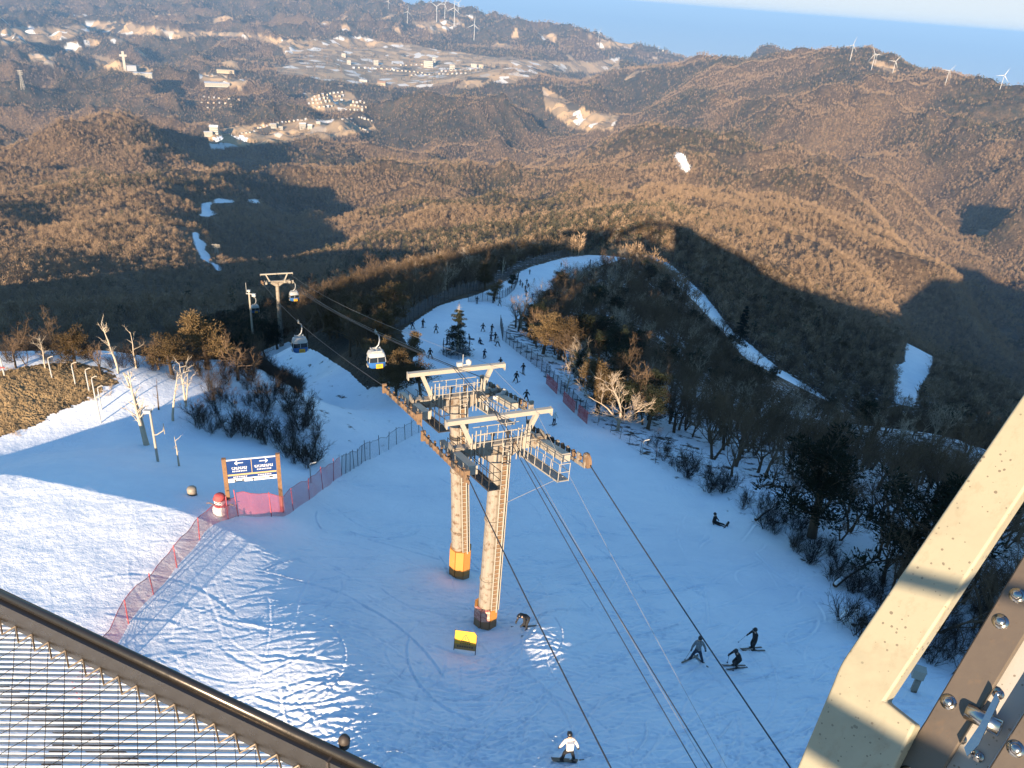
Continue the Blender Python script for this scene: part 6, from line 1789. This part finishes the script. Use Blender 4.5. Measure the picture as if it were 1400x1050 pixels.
for q in ((557,32,16,"small wind turbine left of the tan clearing on the far hill",.2),(597,30,9,"wind turbine on the left edge of the tan clearing on the far hill",1.0),(608,26,6,"faint wind turbine behind the tan clearing on the far hill",.5),(621,34,11,"wind turbine on the right edge of the tan clearing on the far hill",.1),(626,20,4,"wind turbine on the crest above the tan clearing on the far hill",.7),(531,12,2,"wind turbine near the top edge on the far hill",.3),(648,55,34,"wind turbine below the far hill's wooded right slope",.1),(818,56,44,"wind turbine by the pale field at the far hill's end",.4),(900,72,64,"wind turbine on the coast beyond the end of the far hill",.9)):
    turbine(q[0], q[1], q[2], q[3], q[4], RNG.uniform(-.5, .5), "wind turbines on the far hill")
def lattice(fx, fy, ty, lab, wf=.16, mat=GALV2, rmin=300, group="lattice masts"):
    g, H = up_size(fx, fy, ty, rmin); 
    lo, hi = 0., 400.
    for _ in range(40):
        mid_ = (lo + hi) / 2
        if float(to_pix(np.array(g.x), np.array(g.y), np.array(g.z + mid_))[1]) > ty: lo = mid_
        else: hi = mid_
    H = lo; r = empty("lattice_mast", g, lab, "mast", group); w = H * wf; t = H * .012; m = MB()
    c = lambda k, z: Vector(((1 if k in (0, 3) else -1) * w / 2 * (1 - .75 * z), (1 if k < 2 else -1) * w / 2 * (1 - .75 * z), H * z))
    for k in range(4): m.tube(c(k, -.03), c(k, 1), t, t * .7, 4)
    for i in range(8):
        for k in range(4): m.tube(c(k, i / 8), c((k + 1) % 4, (i + 1) / 8), t * .6, n=3); m.tube(c(k, (i + 1) / 8), c((k + 1) % 4, (i + 1) / 8), t * .6, n=3)
    m.build("lattice", mat, r)
    m = MB()
    for z in (.80, .90, .98): m.bar((-w * .9, 0, H * z), (w * .9, 0, H * z), t * 2, t * 2)
    m.build("crossarm", mat, r)
lattice(32, 122, 96, "tall lattice mast on the wooded hill at the far left")
lattice(297, 354, 334, "lattice pylon of the cable car beside the snow chute", .3, GALV2, 300)
lattice(303, 372, 356, "squat lattice pylon at the foot of the snow chute", .4, DKST, 300)
# white cross shaped tower with its low hall
g = G(171, 96, 2000); lo, hi = 0., 400.
for _ in range(40):
    mid_ = (lo + hi) / 2
    if float(to_pix(np.array(g.x), np.array(g.y), np.array(g.z + mid_))[1]) > 70: lo = mid_
    else: hi = mid_
H = lo; r = empty("cross_tower", g, "white cross shaped tower rising from the wooded hills", "tower", None, math.atan2(-g.x, g.y))
m = MB(); m.box((0, 0, H / 2 - 3), (H * .13, H * .12, H + 6)); m.build("shaft", WALLW, r)
m = MB(); m.box((0, 0, H * .78), (H * .38, H * .125, H * .11)); m.build("crossarm", WALLW, r)
m = MB(); m.box((H * .35, 0, H * .12), (H * .5, H * .3, H * .30)); m.build("annex", WALLG, r)
def building(fx, fy, wpx, hpx, lab, wall, roof, flat=True, yaw=0.0, dep=.5, rmin=1500, group=None, rows=3):
    g = G(fx, fy, rmin)
    if g is None: return
    D = g.length; W = wpx * D / F_PX * .82; H = hpx * D / F_PX * .85; dp = W * dep
    r = empty("building", g, lab, "building", group, math.atan2(-g.x, g.y) + yaw)
    m = MB(); m.box((0, 0, H / 2 - 2), (W, dp, H + 4)); wl_ = m.build("wall", wall, r)
    m = MB()
    if flat: m.box((0, 0, H + .5), (W * 1.03, dp * 1.05, 1.0))
    else: m.prism([(-W * .54, -dp * .56, H), (-W * .54, dp * .56, H), (-W * .54, 0, H + dp * .42)], (W * 1.08, 0, 0))
    m.build("roof", roof, r)
    if hpx >= 4:
        m = MB(); nx_ = max(3, int(wpx))
        for i in range(rows):
            for k in range(nx_): m.box(((k - (nx_ - 1) / 2) * W / nx_, -dp / 2 - .06, H * (i + .6) / (rows + .2)), (W / nx_ * .5, .12, H / rows * .42))
        m.build("window", GLASS, wl_)
n_ = 0
for fx, fy, w, h, lab, wa, ro, fl in (
 (470, 78, 6, 5, "cream block at the left end of the distant town", WALLW, ROOFD, True), (477, 88, 6, 6, "pale tower block near the left of the distant town", WALLW, ROOFD, True),
 (514, 89, 7, 7, "twin topped pale tower block in the distant town", WALLW, ROOFD, True), (586, 92, 14, 9, "widest cream apartment block in the distant town", WALLW, ROOFD, True),
 (593, 88, 5, 10, "tall cream tower behind the widest apartment block", WALLW, ROOFD, True), (618, 96, 8, 8, "cream apartment block with a shaded side in the distant town", WALLW, ROOFD, True),
 (648, 92, 9, 5, "left cream row block at the right of the distant town", WALLW, ROOFD, True), (658, 93, 7, 5, "right cream row block at the right of the distant town", WALLT, ROOFD, True),
 (297, 117, 34, 4, "long white hall above the terraced wood", WALLW, ROOFW, True), (196, 105, 24, 5, "low pale hall below the cross shaped tower", WALLW, ROOFW, True), (309, 99, 24, 4, "tan low block beyond the long white hall", WALLT, ROOFD, True),
 (293, 182, 12, 9, "cream hotel with a stepped top at the resort base", WALLW, ROOFW, False), (285, 185, 12, 5, "low cream wing left of the stepped hotel", WALLW, ROOFW, True), (310, 186, 12, 4, "pale annex right of the stepped hotel", WALLT, ROOFD, True),
 (374, 174, 8, 5, "white block at the bend of the resort road", WALLW, ROOFW, True), (384, 177, 6, 5, "pale block just right of the one at the road bend", WALLW, ROOFD, True), (414, 176, 9, 7, "white gabled hotel in the middle of the valley", WALLW, ROOFW, False), (424, 176, 7, 5, "small gabled wing of the hotel in the middle of the valley", WALLW, ROOFW, False), (435, 169, 6, 3, "bright white shed right of the gabled hotel", WALLW, ROOFW, True),
 (1343, 320, 12, 4, "small pale farm shed on the right mountainside", WALLT, ROOFR, False), (522, 117, 12, 4, "pale gabled hall in the hollow before the distant town", WALLT, ROOFR, False), (497, 112, 12, 3, "white long shed in the hollow before the distant town", WALLW, ROOFW, True)):
    building(fx, fy, w, h, lab, wa, ro, fl, RNG.uniform(-.3, .3))
def cottages(rows_, lab, group, s=4.0):
    for (x0, y0), (x1, y1), n in rows_:
        for k in range(n):
            t = (k + .5) / n; building(x0 + (x1 - x0) * t + RNG.uniform(-.6, .6), y0 + (y1 - y0) * t + RNG.uniform(-.4, .4), RNG.uniform(.55, .95) * s, RNG.uniform(.3, .5) * s, lab, [WALLW, WALLT, WALLW, WALLG][RNG.integers(4)], [ROOFD, ROOFW, ROOFD, ROOFR][RNG.integers(4)], False, RNG.uniform(-.2, .2), .7, 1500, group)
cottages((((428,132),(470,126),8), ((424,137),(472,131),9), ((420,142),(470,137),9), ((428,147),(456,145),5), ((476,139),(500,141),5), ((478,143),(502,147),5), ((470,150),(498,151),5)), "small pale villa in the terraced rows of the valley estate", "villas in the valley estate")
cottages((((350,176),(372,170),5), ((372,170),(420,163),9), ((480,168),(505,182),7), ((488,160),(510,166),5), ((328,183),(350,180),4), ((466,164),(484,162),3)), "small pale house along the resort road", "houses along the resort road", 3.6)
cottages((((276,133),(330,137),8), ((272,140),(320,143),6), ((280,148),(320,146),5)), "small roof in the terraced wood above the resort", "roofs in the terraced wood", 3.4)
cottages((((530,96),(580,100),9), ((560,103),(640,101),13), ((600,98),(660,96),9), ((480,93),(540,95),8), ((545,90),(580,89),5)), "low pale building in the distant town", "low buildings in the distant town", 4.0)
cottages((((903,70),(935,72),5),), "pale tower block on the far coast", "tower blocks on the far coast", 3.5)
# extra posts: the timbers and stumps on the right bank
def fallen(px0, py0, px1, py1, rad, lab):
    a, b = G(px0, py0), G(px1, py1); a.z += .35; b.z += .9; m = MB(); pts = [a.lerp(b, k / 6) + Vector((0, 0, .12 * math.sin(k))) for k in range(7)]
    m.path(pts, [rad * (1 - .09 * k) for k in range(7)], 8)
    for k in (2, 3, 4, 5): m.path([pts[k], pts[k] + Vector((RNG.uniform(-.8, .8), RNG.uniform(-.3, .8), RNG.uniform(.3, 1.1)))], [rad * .35, .02], 5)
    o = m.build("fallen_trunk", [BARK], None, True); tag(o, lab, "fallen tree")
    s = MB(); s.path([p + Vector((0, 0, rad * .75)) for p in pts[:6]], [rad * .7 * (1 - .09 * k) for k in range(6)], 6); s.build("snow_cover", SNOWM, o, True)
fallen(1140, 805, 1195, 772, .20, "snow topped fallen trunk leaning out of the brush on the right bank")
fallen(1032, 715, 1062, 697, .16, "short snow topped log at the edge of the run below the wood")
